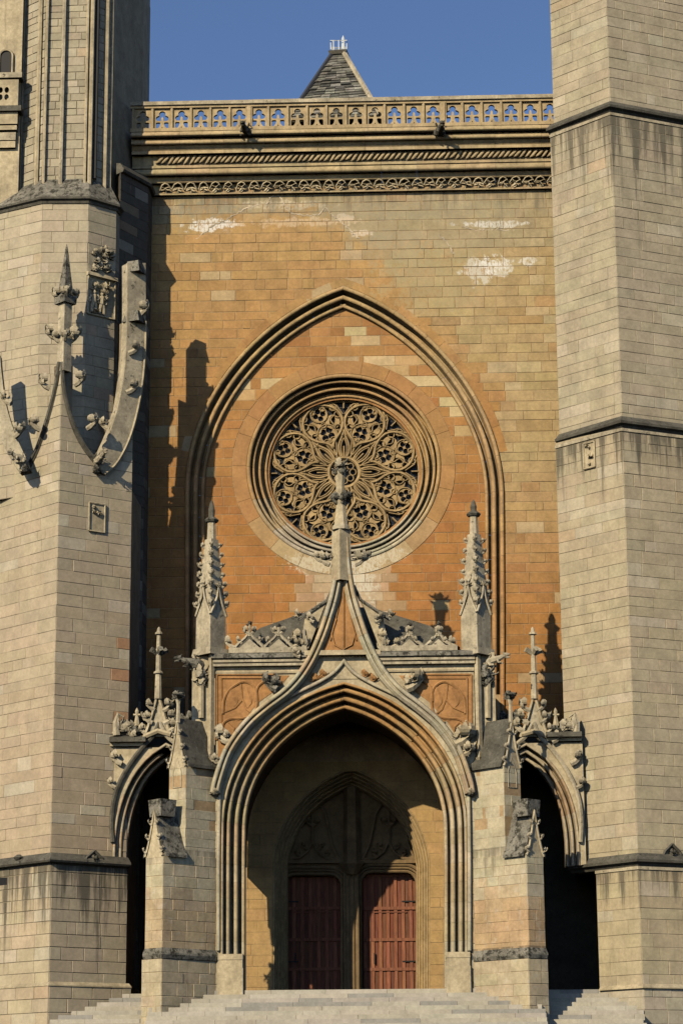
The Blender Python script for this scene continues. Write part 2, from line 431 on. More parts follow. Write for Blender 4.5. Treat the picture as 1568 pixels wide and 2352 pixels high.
def leafmesh2(seed):
    m = MB(); r = random.Random(seed+90)
    b = blobmesh('tmp', seed, 1, .30, .28, .28, .7, 2.4); m.add([v.co for v in b.vertices], [tuple(p.vertices) for p in b.polygons]); bpy.data.meshes.remove(b)
    for k in range(13):
        a = r.uniform(0, 6.28); e = r.uniform(-.9, 1.1)
        petal(m, (.12*math.cos(a), .12*math.sin(a), r.uniform(-.2, .15)), Vector((math.cos(a)*math.cos(e), math.sin(a)*math.cos(e), math.sin(e))), r.uniform(.45, .65), r.uniform(.13, .2), .05, r.uniform(.8, 2.2), r.uniform(0, 6))
    return mesh('leaf_knob', m.v, m.f)
CROCK = [crocketmesh(s) for s in range(4)]
LEAVES = [leafmesh2(s) for s in range(5)]
SWELL = blobmesh('leaf_swell', 3, 2, .5, .45, .5, .5, 2.2)
def inst(name, me, mat, parent, loc, scale, rotz=0, roty=0, label=None):
    key = me.name+'|'+mat.name
    m2 = bpy.data.meshes.get(key)
    if not m2: m2 = me.copy(); m2.name = key; m2.materials.clear(); m2.materials.append(mat)
    o = bpy.data.objects.new(name, m2); COL.objects.link(o); o.parent = parent; o.location = loc
    k_ = 1.2 if name == 'leaf_knob' else 1
    o.scale = [q*k_ for q in (scale if hasattr(scale, '__len__') else (scale,)*3)]; o.rotation_euler = (0, roty, rotz)
    if label: o['label'] = label
    return o
def crocket(parent, loc, s, rotz, mat, roty=0): return inst('crocket', rnd.choice(CROCK), mat, parent, loc, s*1.38, rotz, roty)
def pinnacle(parent, x, ytop, ycap, yneck, yspire, ybase, Y, wshaft, wneck, mat, rot=R(-42), rowsn=6, mat2=None, ck=1.0):
    """x, y in picture units; shaft, crocketed spire, neck, cap and bud"""
    c = at(x, ybase, Y); X = c.x; q = lambda y: Zp(y, Y, x)
    zt, zc, zn, zs, zb = q(ytop), q(ycap), q(yneck), q(yspire), q(ybase)
    m = MB(); frus(m, X, Y, zb, zs, wshaft, wshaft*.97, rot); m.build('pinnacle_shaft', mat, parent)
    m = MB(); frus(m, X, Y, zs, zn, wshaft*.93, wneck, rot); frus(m, X, Y, zn, zc, wneck*.95, wneck*.8, rot, 8); m.build('pinnacle_spire', mat2 or mat, parent)
    m = MB(); frus(m, X, Y, zc, zc+.07, wneck*1.2, wneck*1.5, rot, 8); frus(m, X, Y, zc+.07, zc+.16, wneck*1.5, wneck*.9, rot, 8)
    tube(m, [(X, Y, zc+.1), (X, Y, zc+.22), (X, Y, (zc+zt)/2+.06), (X, Y, zt-.04), (X, Y, zt+.04)], [wneck*.42, wneck*.34, wneck*.38, wneck*.2, .01], 8)
    m.build('finial', M_DARKST, parent)
    for k in range(rowsn):                        # crockets up the four edges
        t = (k+.35)/rowsn; z = zs+(zn-zs)*t; w = (wshaft*.86+(wneck-wshaft*.86)*t)*.70
        for e in range(4):
            a = rot+math.pi/2*e+math.pi/4-math.pi/2+math.pi/2
            ax = a-math.pi/2
            crocket(parent, (X+w*math.cos(ax), Y+w*math.sin(ax), z), ck*rnd.uniform(.19, .25)*(1.1-.35*t), ax, mat2 or mat)
    for e in range(4):                            # gablets at the foot of the spire
        a = rot+math.pi/2*e
        n = Vector((math.sin(a), -math.cos(a), 0)); s = Vector((math.cos(a), math.sin(a), 0)); o = Vector((X, Y, 0))+n*(wshaft*.52)
        g = MB(); h = wshaft*.5; zz = zs-.25
        for sg in (-1, 1):
            p = [o+s*sg*h+Vector((0, 0, zz)), o+s*sg*h*.55+Vector((0, 0, zz+.32)), o+s*sg*h*.2+Vector((0, 0, zz+.62)), o+Vector((0, 0, zz+1.0))]
            tube(g, p, [.05, .05, .045, .03], 5)
        g.build('gablet', mat, parent)
        inst('leaf_knob', LEAVES[e], mat2 or mat, parent, o+Vector((0, 0, zz+1.0)), .22, a)
def fleuron(parent, x, ytop, yarm, yring, ybase, Y, w, mat, armmat=None, rot=R(20)):
    c = at(x, ybase, Y); X = c.x; q = lambda y: Zp(y, Y, x); zt, za, zr, zb = q(ytop), q(yarm), q(yring), q(ybase)
    m = MB(); tube(m, [(X, Y, zb), (X, Y, zr)], [w*.62, w*.5], 8)
    tube(m, [(X, Y, zr-.03), (X, Y, zr), (X, Y, zr+.05), (X, Y, zr+.10)], [w*.5, w*.8, w*.78, w*.5], 8)
    tube(m, [(X, Y, zr+.08), (X, Y, za), (X, Y, zt-.32*w/.25)], [w*.46, w*.42, w*.32], 8)
    z = zt-.32*w/.25
    tube(m, [(X, Y, z-.02), (X, Y, z), (X, Y, z+.06), (X, Y, z+.10), (X, Y, zt-.06), (X, Y, zt)], [w*.34, w*.66, w*.6, w*.36, w*.26, .012], 8)
    m.build('finial_shaft', mat, parent)
    for e in range(4):
        a = rot+e*math.pi/2
        o = MB(); d = Vector((math.cos(a), math.sin(a), 0)); base = Vector((X, Y, za))
        tube(o, [base+d*w*.2+Vector((0, 0, -.10)), base+d*w*.9, base+d*w*1.35+Vector((0, 0, .05))], [w*.34, w*.44, w*.52], 5)
        o.build('finial_arm', armmat or mat, parent)
def gargoyle(name, parent, p0, d, L, mat, label=None):
    """a beast stretched out from the wall: haunches, body, neck, open-jawed head, ears, forelegs"""
    d = Vector(d).normalized(); s = d.cross(Vector((0, 0, 1))).normalized(); u = s.cross(d); p0 = Vector(p0); m = MB()
    q = lambda a, b, c: p0+d*a*L+s*b*L+u*c*L
    tube(m, [q(-.05, 0, -.08), q(.12, 0, -.02), q(.3, 0, .02), q(.5, 0, .03), q(.66, 0, .06), q(.76, 0, .10), q(.86, 0, .09)], [L*k for k in (.15, .19, .16, .13, .10, .085, .11)], 8)
    tube(m, [q(.82, 0, .12), q(.92, 0, .12), q(1.03, 0, .10)], [L*.10, L*.08, L*.04], 7)
    tube(m, [q(.84, 0, .04), q(.93, 0, .0), q(1.0, 0, -.01)], [L*.06, L*.045, L*.03], 6)
    for k in (-1, 1):
        tube(m, [q(.80, .07*k, .15), q(.76, .11*k, .26)], [L*.04, L*.012], 5)
        tube(m, [q(.15, .15*k, -.02), q(.22, .19*k, -.18), q(.36, .17*k, -.20)], [L*.10, L*.06, L*.04], 6)
        tube(m, [q(.52, .10*k, 0), q(.55, .13*k, -.14), q(.66, .12*k, -.15)], [L*.06, L*.04, L*.03], 6)
        tube(m, [q(.20, .08*k, .12), q(.32, .17*k, .26), q(.10, .14*k, .24)], [L*.05, L*.03, L*.02], 5)
    return m.build(name, mat, parent, label=label)

# ================================================================== SETTING: ground and steps
g = box('ground', (-400, -400, -1.0), (400, 400, -.002), M_GROUND, kind='structure')
ZFL = Zp(2272, YF-.5)
steps = bpy.data.objects.new('steps', None); COL.objects.link(steps); steps['kind'] = 'structure'
RISE = .148
nst = int((ZFL)/RISE)+1; rest = MB()
flights = ((Xp(113, -5.5, 2340), Xp(352, -6), -3.72, .285), (Xp(352, -6), Xp(1235, -6), YF-.06, .34), (Xp(1235, -6), Xp(1479, -5.4, 2340), -3.95, .285))
for fi, (fx0, fx1, fy, tread) in enumerate(flights):
    for i in range(nst):
        z1 = ZFL-i*RISE; z0 = max(z1-RISE-.04, -.02); yf = fy-i*tread
        if i < 8:
            x = fx0-rnd.uniform(0, 1)
            while x < fx1:
                w = rnd.uniform(.9, 2.1); x0_, x1_ = max(x, fx0), min(x+w, fx1); x += w
                if x1_-x0_ < .12: continue
                m = MB(); c = jit(lerp((.49, .45, .365), (.46, .41, .32), rnd.random()), .06, .015)
                if rnd.random() < .05: c = (.44, .39, .33)
                if rnd.random() < .12: c = (.33, .31, .27)
                e = rnd.uniform(-.008, .008); h = rnd.uniform(-.004, .003)
                m.box((x0_+.004, yf+e, z0), (x1_-.004, yf+tread+.25, z1+h), c)
                m.build('step_block', M_STEP, steps, colour=True)
        else: rest.box((fx0, yf, z0), (fx1, yf+tread+.3, z1), (.45, .42, .35))
    m = MB(); m.box((fx0+.01, fy-7*tread+.02, -.4), (fx1-.01, fy+.3, ZFL-8*RISE)); m.build('step_bed', M_GROUND, steps)
    box('terrace', (fx0, fy+.20, -.5), (fx1, 6, ZFL-.014), M_STEP, kind='structure') if fi == 1 else box('terrace', (fx0, fy+.20, -.5), (fx1+(-.002), 6.01, ZFL-.016), M_STEP, kind='structure')
rest.build('lower_step', M_STEP, steps, colour=True, kind='stuff')

# ================================================================== NAVE WALL
nave = thing('nave_facade', 'orange and beige ashlar wall with great pointed arch and rose window between two towers', 'church facade')
def mir(x, c=789.): return 2*c-x
def bothsides(p, c): return p+[(2*c-x, y) for x, y in p[-2::-1]]
gaL = [(424, 1700), (424, 1400), (424, 1250)]+bez((424, 1130), (424, 900), (610, 715), (788, 657), 22)
gaR = [(1160, 1700), (1160, 1400), (1159, 1250)]+bez((1158, 1130), (1152, 905), (970, 715), (788, 657), 22)
ga_px = gaL+gaR[-2::-1]
ga = [XZ(x, y, 0) for x, y in ga_px]                     # outer edge of the great arch
def offs(path, o):
    n = normals2(path); return [(x+a*o, z+b*o) for (x, z), (a, b) in zip(path, n)]
# travelling left foot -> apex -> right foot: left of travel is outwards
GAW = .70
ga_mid = offs(ga, -.06); ga_in = offs(ga, -GAW)
def inside_iv(poly, z):
    xs = []
    for (x0, z0), (x1, z1) in zip(poly, poly[1:]+poly[:1]):
        if (z0-z)*(z1-z) < 0: xs.append(x0+(x1-x0)*(z-z0)/(z1-z0))
    xs.sort(); return list(zip(xs[::2], xs[1::2]))
def P2_(lst, Y): return [XZ(x, y, Y) for x, y in lst]
def sub_iv(sp, cut):
    out = []
    for a, b in sp:
        cur = a
        for c, d in sorted(cut):
            if d <= cur or c >= b: continue
            if c > cur: out.append((cur, c))
            cur = max(cur, d)
        if cur < b: out.append((cur, b))
    return out
XL, XR = Xp(300, 0), Xp(1420, 0)
ZTOPW = Zp(440, 0); ZLOW = Zp(1700, 0)
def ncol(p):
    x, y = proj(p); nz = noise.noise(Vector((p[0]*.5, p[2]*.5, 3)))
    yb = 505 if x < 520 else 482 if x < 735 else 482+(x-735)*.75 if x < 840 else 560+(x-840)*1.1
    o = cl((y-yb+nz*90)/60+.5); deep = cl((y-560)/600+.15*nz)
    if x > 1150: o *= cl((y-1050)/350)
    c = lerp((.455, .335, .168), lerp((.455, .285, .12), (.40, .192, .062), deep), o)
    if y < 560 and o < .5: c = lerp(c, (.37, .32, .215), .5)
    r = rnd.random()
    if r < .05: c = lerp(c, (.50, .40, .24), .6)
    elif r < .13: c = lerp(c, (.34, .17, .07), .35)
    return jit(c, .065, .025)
st = Stones(nave, M_NAVE)
fr0 = plane_frame(YN)
def sp_wall(z): return sub_iv([(XL, XR)], inside_iv(ga_mid+[(ga_mid[-1][0], ZLOW-5), (ga_mid[0][0], ZLOW-5)], z))
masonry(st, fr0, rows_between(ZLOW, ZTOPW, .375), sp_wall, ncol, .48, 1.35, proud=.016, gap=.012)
st.flush(299)
m = MB(); wl = [(XL, ZLOW), (XL, ZTOPW+2.9), (XR, ZTOPW+2.9), (XR, ZLOW)]
body = [(XL, ZLOW)]+[(XL, ZTOPW+.2), (XR, ZTOPW+.2), (XR, ZLOW)]+[(ga_mid[-1][0], ZLOW)]+ga_mid[::-1]+[(ga_mid[0][0], ZLOW)]
slab(m, [body], fr0, 0, .40); m.build('wall_core', M_MORTAR, nave)
# broken edge of the old plaster that clings below the cornice
M_PLASTER = stone('old_plaster', (.60, .50, .36), var=.3, bump=.8)
for ln in ([(452, 548), (484, 521), (522, 503), (556, 482), (596, 470)], [(612, 470), (622, 452), (640, 448), (652, 470), (668, 488)], [(668, 489), (700, 494), (736, 492), (748, 476), (762, 494), (784, 508), (802, 528), (824, 546)], [(1010, 540), (1030, 560), (1042, 584)], [(1060, 520), (1090, 528), (1130, 527), (1180, 530)]):
    q_ = resample(P2_(ln, 0), .07); m = MB(); tp = [(x+rnd.uniform(-.04, .04), -.012, z+rnd.uniform(-.035, .035)) for x, z in q_]
    tube(m, tp, [rnd.uniform(.012, .05) for _ in tp], 5, sq=.5); m.build('plaster_edge', M_PLASTER, nave)
# the recessed wall inside the great arch, round the rose
rc = XZ(789, 1072, YT); RC = Vector((rc[0], 0, rc[1]))
RO = (XZ(1017, 1072, YT)[0]-XZ(570, 1072, YT)[0])/2         # outer edge of the rose mouldings
RI = (XZ(965, 1072, 1.1)[0]-XZ(615, 1072, 1.1)[0])/2+.02   # tracery
RS = RO+.52                                                  # ring of plain voussoirs round it
circ = lambda r, n=72, c=rc: [(c[0]+r*math.cos(2*math.pi*i/n), c[1]+r*math.sin(2*math.pi*i/n)) for i in range(n)]
frT = plane_frame(YT)
ga_back = offs(ga, -GAW+.05)
def sp_tymp(z):
    return sub_iv(inside_iv(ga_back+[(ga_back[-1][0], ZLOW-9), (ga_back[0][0], ZLOW-9)], z), inside_iv(circ(RS+.01), z))
def tcol(p):
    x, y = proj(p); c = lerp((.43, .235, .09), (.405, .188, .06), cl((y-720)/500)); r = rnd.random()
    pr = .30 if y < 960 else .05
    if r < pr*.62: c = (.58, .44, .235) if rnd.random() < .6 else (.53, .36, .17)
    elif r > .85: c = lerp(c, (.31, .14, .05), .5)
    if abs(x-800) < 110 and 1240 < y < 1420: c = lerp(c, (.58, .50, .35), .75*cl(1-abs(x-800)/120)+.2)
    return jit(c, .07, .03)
ty = Stones(nave, M_TYMP)
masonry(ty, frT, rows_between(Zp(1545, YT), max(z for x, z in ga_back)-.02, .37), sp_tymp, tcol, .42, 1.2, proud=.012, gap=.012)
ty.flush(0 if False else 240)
m = MB(); slab(m, [[(ga_back[0][0]-.1, ZLOW)]+[(ga_back[0][0]-.1, ga_back[-1][1])]+offs(ga, -GAW*.85)[1:-1]+[(ga_back[-1][0]+.1, ZLOW)], circ(RO-.1)[::-1]], frT, 0, .5); m.build('arch_infill', M_MORTAR, nave)
def ringcol(p=None, *a):
    return jit((.50, .29, .125), .08)
voussoirs(circ(RO+.26, 90), [(.26, -.004), (.25, -.024), (-.25, -.024), (-.26, -.004)], frT, M_TYMP, nave, lambda x, y, z: jit(lerp((.41, .225, .09), (.47, .34, .18), cl((rc[1]-2.1-z)/.9)), .06), name='ring_stone', L=1.1, closed=True)
def roll(o, y, r, a0=180, a1=0, n=6):
    return [(o+r*math.cos(R(a0+(a1-a0)*i/n)), y-r*math.sin(R(a0+(a1-a0)*i/n))) for i in range(n+1)]
# great arch mouldings, profile from the inner edge to the outer edge
W = GAW
prof_ga = [(-W, .48), (-W, .36)]+roll(-W+.07, .32, .065)+[(-W+.14, .46), (-W+.22, .48), (-W+.24, .30)]+roll(-W+.33, .14, .08)+[(-W+.42, .34), (-W+.51, .36), (-W+.53, .12)]+roll(-.09, -.06, .075)+[(-.01, .0), (0, .0), (0, .5)]
prof_ga = [(a, b) for a, b in prof_ga]
def gacol(x, y, z):
    px, py = proj((x, y, z)); c = lerp((.52, .36, .17), (.50, .27, .11), cl((py-800)/500))
    if px > 1000: c = lerp(c, (.50, .38, .21), .5*cl((1300-py)/400))
    return jit(c, .09, .03)
voussoirs(ga, prof_ga, fr0, M_MOULD, nave, gacol, L=.75, gap=.004)
# ring band outside the arch on the right shoulder (flush voussoirs)
bandp = offs([q for q in ga if q[1] > Zp(1060, 0)], .13)
voussoirs(bandp, [(-.12, -.004), (-.11, -.022), (.17, -.022), (.18, -.004)], fr0, M_NAVE, nave, lambda x, y, z: ncol((x, y, z)), name='ring_stone', L=.95)
# rose mouldings
YR = 1.10
dR = RO-RI
rp = [(0, YR-YT+.3)]+[(0, YR-YT)]+roll(.05, YR-YT-.08, .045)+[(.10, .68), (.20, .66), (.215, .42)]+roll(.265, .36, .05)+[(.315, .58), (.42, .54), (.435, .22)]+roll(.485, .16, .05)+[(.54, .40), (.64, .34), (.655, .06)]+roll(dR-.075, .0, .075)+[(dR, .03), (dR, .5)]
rp = [(-(a), b) for a, b in rp][::-1]; rp = [(a, b) for a, b in rp]
circI = circ(RI, 96)   # counterclockwise travel: left is inwards
def rosecol(x, y, z):
    t = cl((rc[1]-.9-z)/1.5); return jit(lerp((.49, .31, .14), (.52, .46, .33), t), .08, .03)
rose = link('rose_window', mesh('rose_window', [(0,0,0)], []), None, nave) if False else None
mr = MB(); sweep(mr, circ(RI-.03, 96), [(.04, .62+.12), (.04, .62), (-.05, .60), (-.05, .74)], frT, closed=True)
rose = mr.build('rose_window', M_ORANGE, nave)
voussoirs(circI, rp, frT, M_MOULD, nave, rosecol, name='rose_moulding', L=1.0, gap=.003, closed=True)
# tracery
TR = RI-.02; frR = plane_frame(YR+.10)
def pol(r, a): return (RC.x+TR*r*math.cos(a), RC.z+TR*r*math.sin(a))
M_TRAC = stone('tracery_stone', (.46, .32, .155), var=.3, streak=.2)
def bar(path, w, d=.16, closed=False, parent=None, name='tracery_bar', y0=0.):
    m = MB(); h = w*.66
    sweep(m, path, [(h, y0+d), (h, y0+d*.45), (h*.32, y0), (-h*.32, y0), (-h, y0+d*.45), (-h, y0+d)], frR, closed=closed)
    return m.build(name, M_TRAC, rose)
def ringp(c, r, n=18): return [(c[0]+r*math.cos(2*math.pi*i/n), c[1]+r*math.sin(2*math.pi*i/n)) for i in range(n)]
bar(ringp((RC.x, RC.z), TR*.99, 96), .10, closed=True, name='tracery_ring')
bar(ringp((RC.x, RC.z), TR*.205, 36), .12, closed=True, name='tracery_ring')
for k in range(8):
    th = R(22.5+45*k); ba = R(45*k)
    # leaf-shaped frame of each sector
    left = bez(pol(.36, th), pol(.50, th+R(3)), pol(.52, th+R(25)), pol(.74, th+R(21)), 9)+bez(pol(.74, th+R(21)), pol(.90, th+R(18)), pol(.97, th+R(9)), pol(.985, th+R(0)), 7)[1:]
    right = bez(pol(.36, th), pol(.50, th-R(3)), pol(.52, th-R(25)), pol(.74, th-R(21)), 9)+bez(pol(.74, th-R(21)), pol(.90, th-R(18)), pol(.97, th-R(9)), pol(.985, th-R(0)), 7)[1:]
    bar(left, .105, .20, y0=-.05); bar(right, .105, .20, y0=-.05)
    # eight S-shaped great ribs
    bar(bez(pol(.22, ba+R(10)), pol(.42, ba+R(17)), pol(.42, ba+R(1)), pol(.64, ba), 9)+bez(pol(.64, ba), pol(.80, ba), pol(.90, ba-R(7)), pol(.985, ba-R(13)), 6)[1:], .085)
    bar(bez(pol(.22, ba-R(10)), pol(.42, ba-R(17)), pol(.42, ba-R(1)), pol(.64, ba), 9)+bez(pol(.64, ba), pol(.80, ba), pol(.90, ba+R(7)), pol(.985, ba+R(13)), 6)[1:], .085)
    bar([pol(.88, ba), pol(.985, ba)], .06)
    bar([pol(.21, ba), pol(.36, ba)], .06); bar([pol(.21, th), pol(.36, th)], .07)
    for sg in (-1, 1): bar(bez(pol(.215, ba+sg*R(5)), pol(.32, ba+sg*R(10)), pol(.42, ba+sg*R(6)), pol(.47, ba), 7), .05, .12); bar(bez(pol(.26, th+sg*R(2)), pol(.34, th+sg*R(7)), pol(.40, th+sg*R(8)), pol(.46, th+sg*R(9)), 6), .05, .12); bar([pol(.80, ba+sg*R(1)), pol(.93, ba+sg*R(6))], .05, .12, name='cusp'); bar([pol(.50, ba+sg*R(2)), pol(.60, ba+sg*R(8))], .045, .12, name='cusp')
    # spandrel plates with the quatrefoils cut through
    for rr, s in ((.575, .118), (.855, .098)):
        c = pol(rr, th); mm = MB(); rot = th+R(45) if rr < .7 else th
        lobe = s*.47
        holes = [[(c[0]+TR*(s*.52*math.cos(rot+q*math.pi/2)+lobe*.80*math.cos(2*math.pi*i/10)), c[1]+TR*(s*.52*math.sin(rot+q*math.pi/2)+lobe*.80*math.sin(2*math.pi*i/10))) for i in range(10)][::-1] for q in range(4)]
        slab(mm, [ringp(c, TR*s*1.12, 20)]+holes, frR, .05, .15); mm.build('quatrefoil', M_TRAC, rose)
        bar(ringp(c, TR*s*1.10, 20), .05, .12, closed=True, name='tracery_ring')
    # paired mouchettes between the quatrefoils
    for rr, da, rad in ((.625, 15.5, .042), (.80, 16.5, .042), (.915, 4.5, .03), (.70, 0, .035), (.475, 5.5, .035)):
        for sg in ((-1, 1) if da else (1,)): bar(ringp(pol(rr, th+sg*R(da)), TR*rad, 9), .042, .12, closed=True, name='tracery_ring')
    for sg in (-1, 1): bar(bez(pol(.50, th+sg*R(14)), pol(.56, th+sg*R(20)), pol(.66, th+sg*R(19)), pol(.70, ba*0+th+sg*R(22)), 6), .045, .12, name='cusp')
    bar(ringp((RC.x+TR*.115*math.cos(ba), RC.z+TR*.115*math.sin(ba)), TR*.043, 9), .04, .12, closed=True, name='tracery_ring')
    for sg in (-1, 1):
        c1 = pol(.715, th+sg*R(10.5)); mm = MB()
        hole = []
        for i in range(12):
            a = 2*math.pi*i/12; q = .058+.018*math.cos(a+sg*.8); ang = th+sg*R(30)
            ex, ez = q*1.25*math.cos(a), q*.62*math.sin(a)
            hole.append((c1[0]+TR*(ex*math.cos(ang)-ez*math.sin(ang)), c1[1]+TR*(ex*math.sin(ang)+ez*math.cos(ang))))
        slab(mm, [ringp(c1, TR*.098, 14), hole[::-1]], frR, .055, .15); mm.build('mouchette', M_TRAC, rose)
        cc = pol(.715, th+sg*R(3)); bar(bez(pol(.80, th+sg*R(14)), pol(.74, th+sg*R(2)), pol(.69, th+sg*R(16)), pol(.63, th+sg*R(9)), 8), .045, .12, name='cusp')
        c2 = pol(.905, th+sg*R(13.5)); bar(ringp(c2, TR*.045, 10), .05, .12, closed=True, name='tracery_ring')
mm = MB(); slab(mm, [circ(RI+.05, 60)], plane_frame(YR+.30), 0, .05); gl = mm.build('leaded_glass', M_GLASS, rose)
mm = MB()
for i in range(-9, 10):
    x = RC.x+i*RI/10; h = math.sqrt(max(0, RI**2-(i*RI/10)**2))*.98
    mm.box((x-.012, YR+.275, RC.z-h), (x+.012, YR+.30, RC.z+h)); mm.box((RC.x-h, YR+.272, RC.z+i*RI/10-.012), (RC.x+h, YR+.298, RC.z+i*RI/10+.012))
mm.build('lead_came', M_LEAD, rose, kind='stuff')
box('rose_backing', (RC.x-RI-.6, YR+.9, RC.z-RI-.6), (RC.x+RI+.6, YR+1.0, RC.z+RI+.6), M_DEEP, nave)

# cornice: profile by picture heights and depths
cornice = thing('cornice', 'moulded beige cornice with a carved rope frieze and a leaf frieze above the rose window wall', 'cornice')
XC0, XC1 = Xp(300, YC, 400), Xp(1335, YC, 400)
def zc(y, d): return Zp(y, d)
def band(name, pts, mat, x0=XC0, x1=XC1, parent=None, lab=None):
    prof = [(d, zc(y, d)) for y, d in pts]; m = MB(); back = .1
    ring = [(back, prof[0][1])]+prof+[(back, prof[-1][1])]; k = len(ring); v = []
    # pieces of varied length so that the joints show
    x = x0; n = 0
    while x < x1-.01:
        w = min(rnd.uniform(1.1, 2.0), x1-x)
        if x1-x-w < .5: w = x1-x
        e = rnd.uniform(-.006, .006)
        mm = MB(); vv = [(x+.003, d+(e if i not in (0, k-1) else 0), z) for i, (d, z) in enumerate(ring)]+[(x+w-.003, d+(e if i not in (0, k-1) else 0), z) for i, (d, z) in enumerate(ring)]
        mm.add(vv, [(i, i+1, k+i+1, k+i) for i in range(k-1)]+[tuple(range(k))[::-1], tuple(range(k, 2*k))], jit((.50, .385, .22), .08))
        mm.build(name, M_CORN2, parent or cornice, colour=True); x += w
M_CORN2 = stone('cornice_block', None, var=.25, streak=.42)
def arcpts(y0, y1, d0, bulge, n=6):
    return [(y0+(y1-y0)*i/n, d0-bulge*math.sin(math.pi*i/n)) for i in range(n+1)]
band('cornice_block', [(292, -.80)]+arcpts(294, 306, -.98, .09)+[(307, -.80), (312, -.78)]+arcpts(313, 324, -.84, .07)+[(326, -.76), (338, -.62), (339, -.72), (345, -.72), (346, -.55)], M_CORNICE)
band('cornice_block', [(346, -.55), (347, -.48), (372, -.42), (373, -.52), (378, -.52), (379, -.42)]+arcpts(381, 395, -.48, .08)+[(396, -.30), (402, -.28), (411, -.22), (413, -.19), (414, .03), (435, .03), (436, -.10), (441, -.02)], M_CORNICE)
band('ledge_block', [(436.5, -.16), (437, -.20), (440, -.19), (441, -.05)], M_DARKST)
# rope frieze: slanting leaves
def leafmesh():
    m = MB(); L = [(-.16, 0, -.14), (-.07, -.04, -.10), (.03, -.06, .0), (.10, -.05, .09), (.19, -.01, .14)]
    tube(m, L, [.02, .055, .062, .055, .015], 6, sq=.8)
    tube(m, [(-.10, -.03, -.13), (.0, -.05, -.09), (.06, -.03, -.02)], [.01, .03, .008], 5)
    return mesh('slanting_leaf', m.v, m.f, True)
LM = leafmesh(); x = Xp(368, -.5, 360)
while x < XC1-.1:
    z = Zp(360, -.46)+rnd.uniform(-.01, .01); inst('slanting_leaf', LM, M_CORNICE, cornice, (x, -.47, z), (rnd.uniform(.85, 1.05), 1.1, rnd.uniform(.95, 1.15)), 0, rnd.uniform(-.12, .12)); x += rnd.uniform(.185, .225)
# leaf frieze: arched leaves with deep gaps
def vinemesh(s):
    m = MB(); r = random.Random(s)
    tube(m, [(-.24, .02, -.02), (-.13, -.05, .11), (.0, -.07, .15), (.12, -.05, .11), (.22, .0, -.03)], [.03, .032, .035, .03, .02], 5)
    for k in range(5):
        an = R(-100+k*50+r.uniform(-14, 14)+180)
        petal(m, (-.02*math.sin(an), -.02, -.02), Vector((math.sin(an), -.35, math.cos(an))), r.uniform(.17, .24), r.uniform(.05, .075), .03, r.uniform(-.6, .9), r.uniform(0, 6))
    return mesh('vine_leaf', m.v, m.f)
VM = [vinemesh(s) for s in range(5)]; x = Xp(380, -.2, 425)
while x < XC1-.1:
    inst('vine_leaf', rnd.choice(VM), M_MOULD2 if False else M_BEIGE, cornice, (x, -.08, Zp(425, -.1)+rnd.uniform(-.015, .015)), (rnd.uniform(.82, 1.0), 1.5, rnd.uniform(1.15, 1.35)), 0, rnd.uniform(-.15, .15)); x += rnd.uniform(.44, .49)
for px in (566, 1008):
    p = at(px, 300, -.9)
    gargoyle('gargoyle', cornice, (p.x, -.85, p.z-.02), (.12 if px > 800 else -.12, -1, -.12), .95, M_DARKST)

# balustrade
bal = thing('balustrade', 'pierced stone balustrade of trefoil panels crowning the wall against the sky', 'balustrade')
zb0, zb1, zt0, zt1 = Zp(292, YC), Zp(288, YC), Zp(241, YC), Zp(229, YC)
bx0, bx1 = Xp(306, YC, 270), Xp(1330, YC, 270); nb = 23; bw = (bx1-bx0)/nb; H = zt0-zb1
def bay():
    w = bw; h = H
    def hp(f): return f
    hole1 = []                 # trefoil: right lobe, top lobe, left lobe, then the stub that rises between
    c = w/2
    def arc(cx, cz, r, a0, a1, n=8): return [(cx+r*math.cos(R(a0+(a1-a0)*i/n)), cz+r*math.sin(R(a0+(a1-a0)*i/n))) for i in range(n+1)]
    r1 = w*.17; r2 = w*.135
    hole1 += arc(c+w*.20, h*.55, r2, -80, 60)+arc(c, h*.76, r1, -25, 205, 12)+arc(c-w*.20, h*.55, r2, 120, 260)
    hole1 += [(c-w*.07, h*.43), (c-w*.055, h*.58), (c, h*.64), (c+w*.055, h*.58), (c+w*.07, h*.43)]
    hl = [(c-w*.33, h*.36), (c-w*.10, h*.36), (c-w*.06, h*.30), (c-w*.12, h*.14), (c-w*.20, h*.06), (c-w*.33, h*.06), (c-w*.22, h*.14), (c-w*.2, h*.22), (c-w*.24, h*.29)]
    hl = [(c-w*.33, h*.33), (c-w*.28, h*.36), (c-w*.12, h*.36), (c-w*.09, h*.30), (c-w*.13, h*.18), (c-w*.21, h*.08), (c-w*.33, h*.06)]
    hr = [(2*c-a, b) for a, b in hl][::-1]
    outer = [(w*.06, 0), (w*.94, 0), (w*.94, h), (w*.06, h)]
    hm = [(c-w*.05, h*.05), (c, h*.16), (c+w*.05, h*.05)]
    m = MB(); slab(m, [outer, hole1[::-1], hl, hr, hm], lambda a, b, d: (a, d, b), 0, .13)
    me = mesh('pierced_panel', m.v, m.f); return fixn(me)
BAY = bay(); BAY.materials.append(M_CORN2A if False else M_CORNICE)
mp = MB(); mp.box((-bw*.075, -.05, 0), (bw*.075, .16, H)); mp.box((-bw*.045, -.08, 0), (bw*.045, -.05, H)); POST = mesh('baluster_post', mp.v, mp.f); POST.materials.append(M_CORNICE)
for i in range(nb):
    o = link('pierced_panel', BAY, None, bal); o.location = (bx0+i*bw, YC+.02+rnd.uniform(-.015, .015), zb1+rnd.uniform(-.01, 0)); o.rotation_euler = (rnd.uniform(-.01, .01), 0, rnd.uniform(-.012, .012))
for i in range(nb+1):
    o = link('baluster_post', POST, None, bal); o.location = (bx0+i*bw, YC+.02, zb1)
    if i in (6, 16): o.scale = (2.3, 1.4, 1)
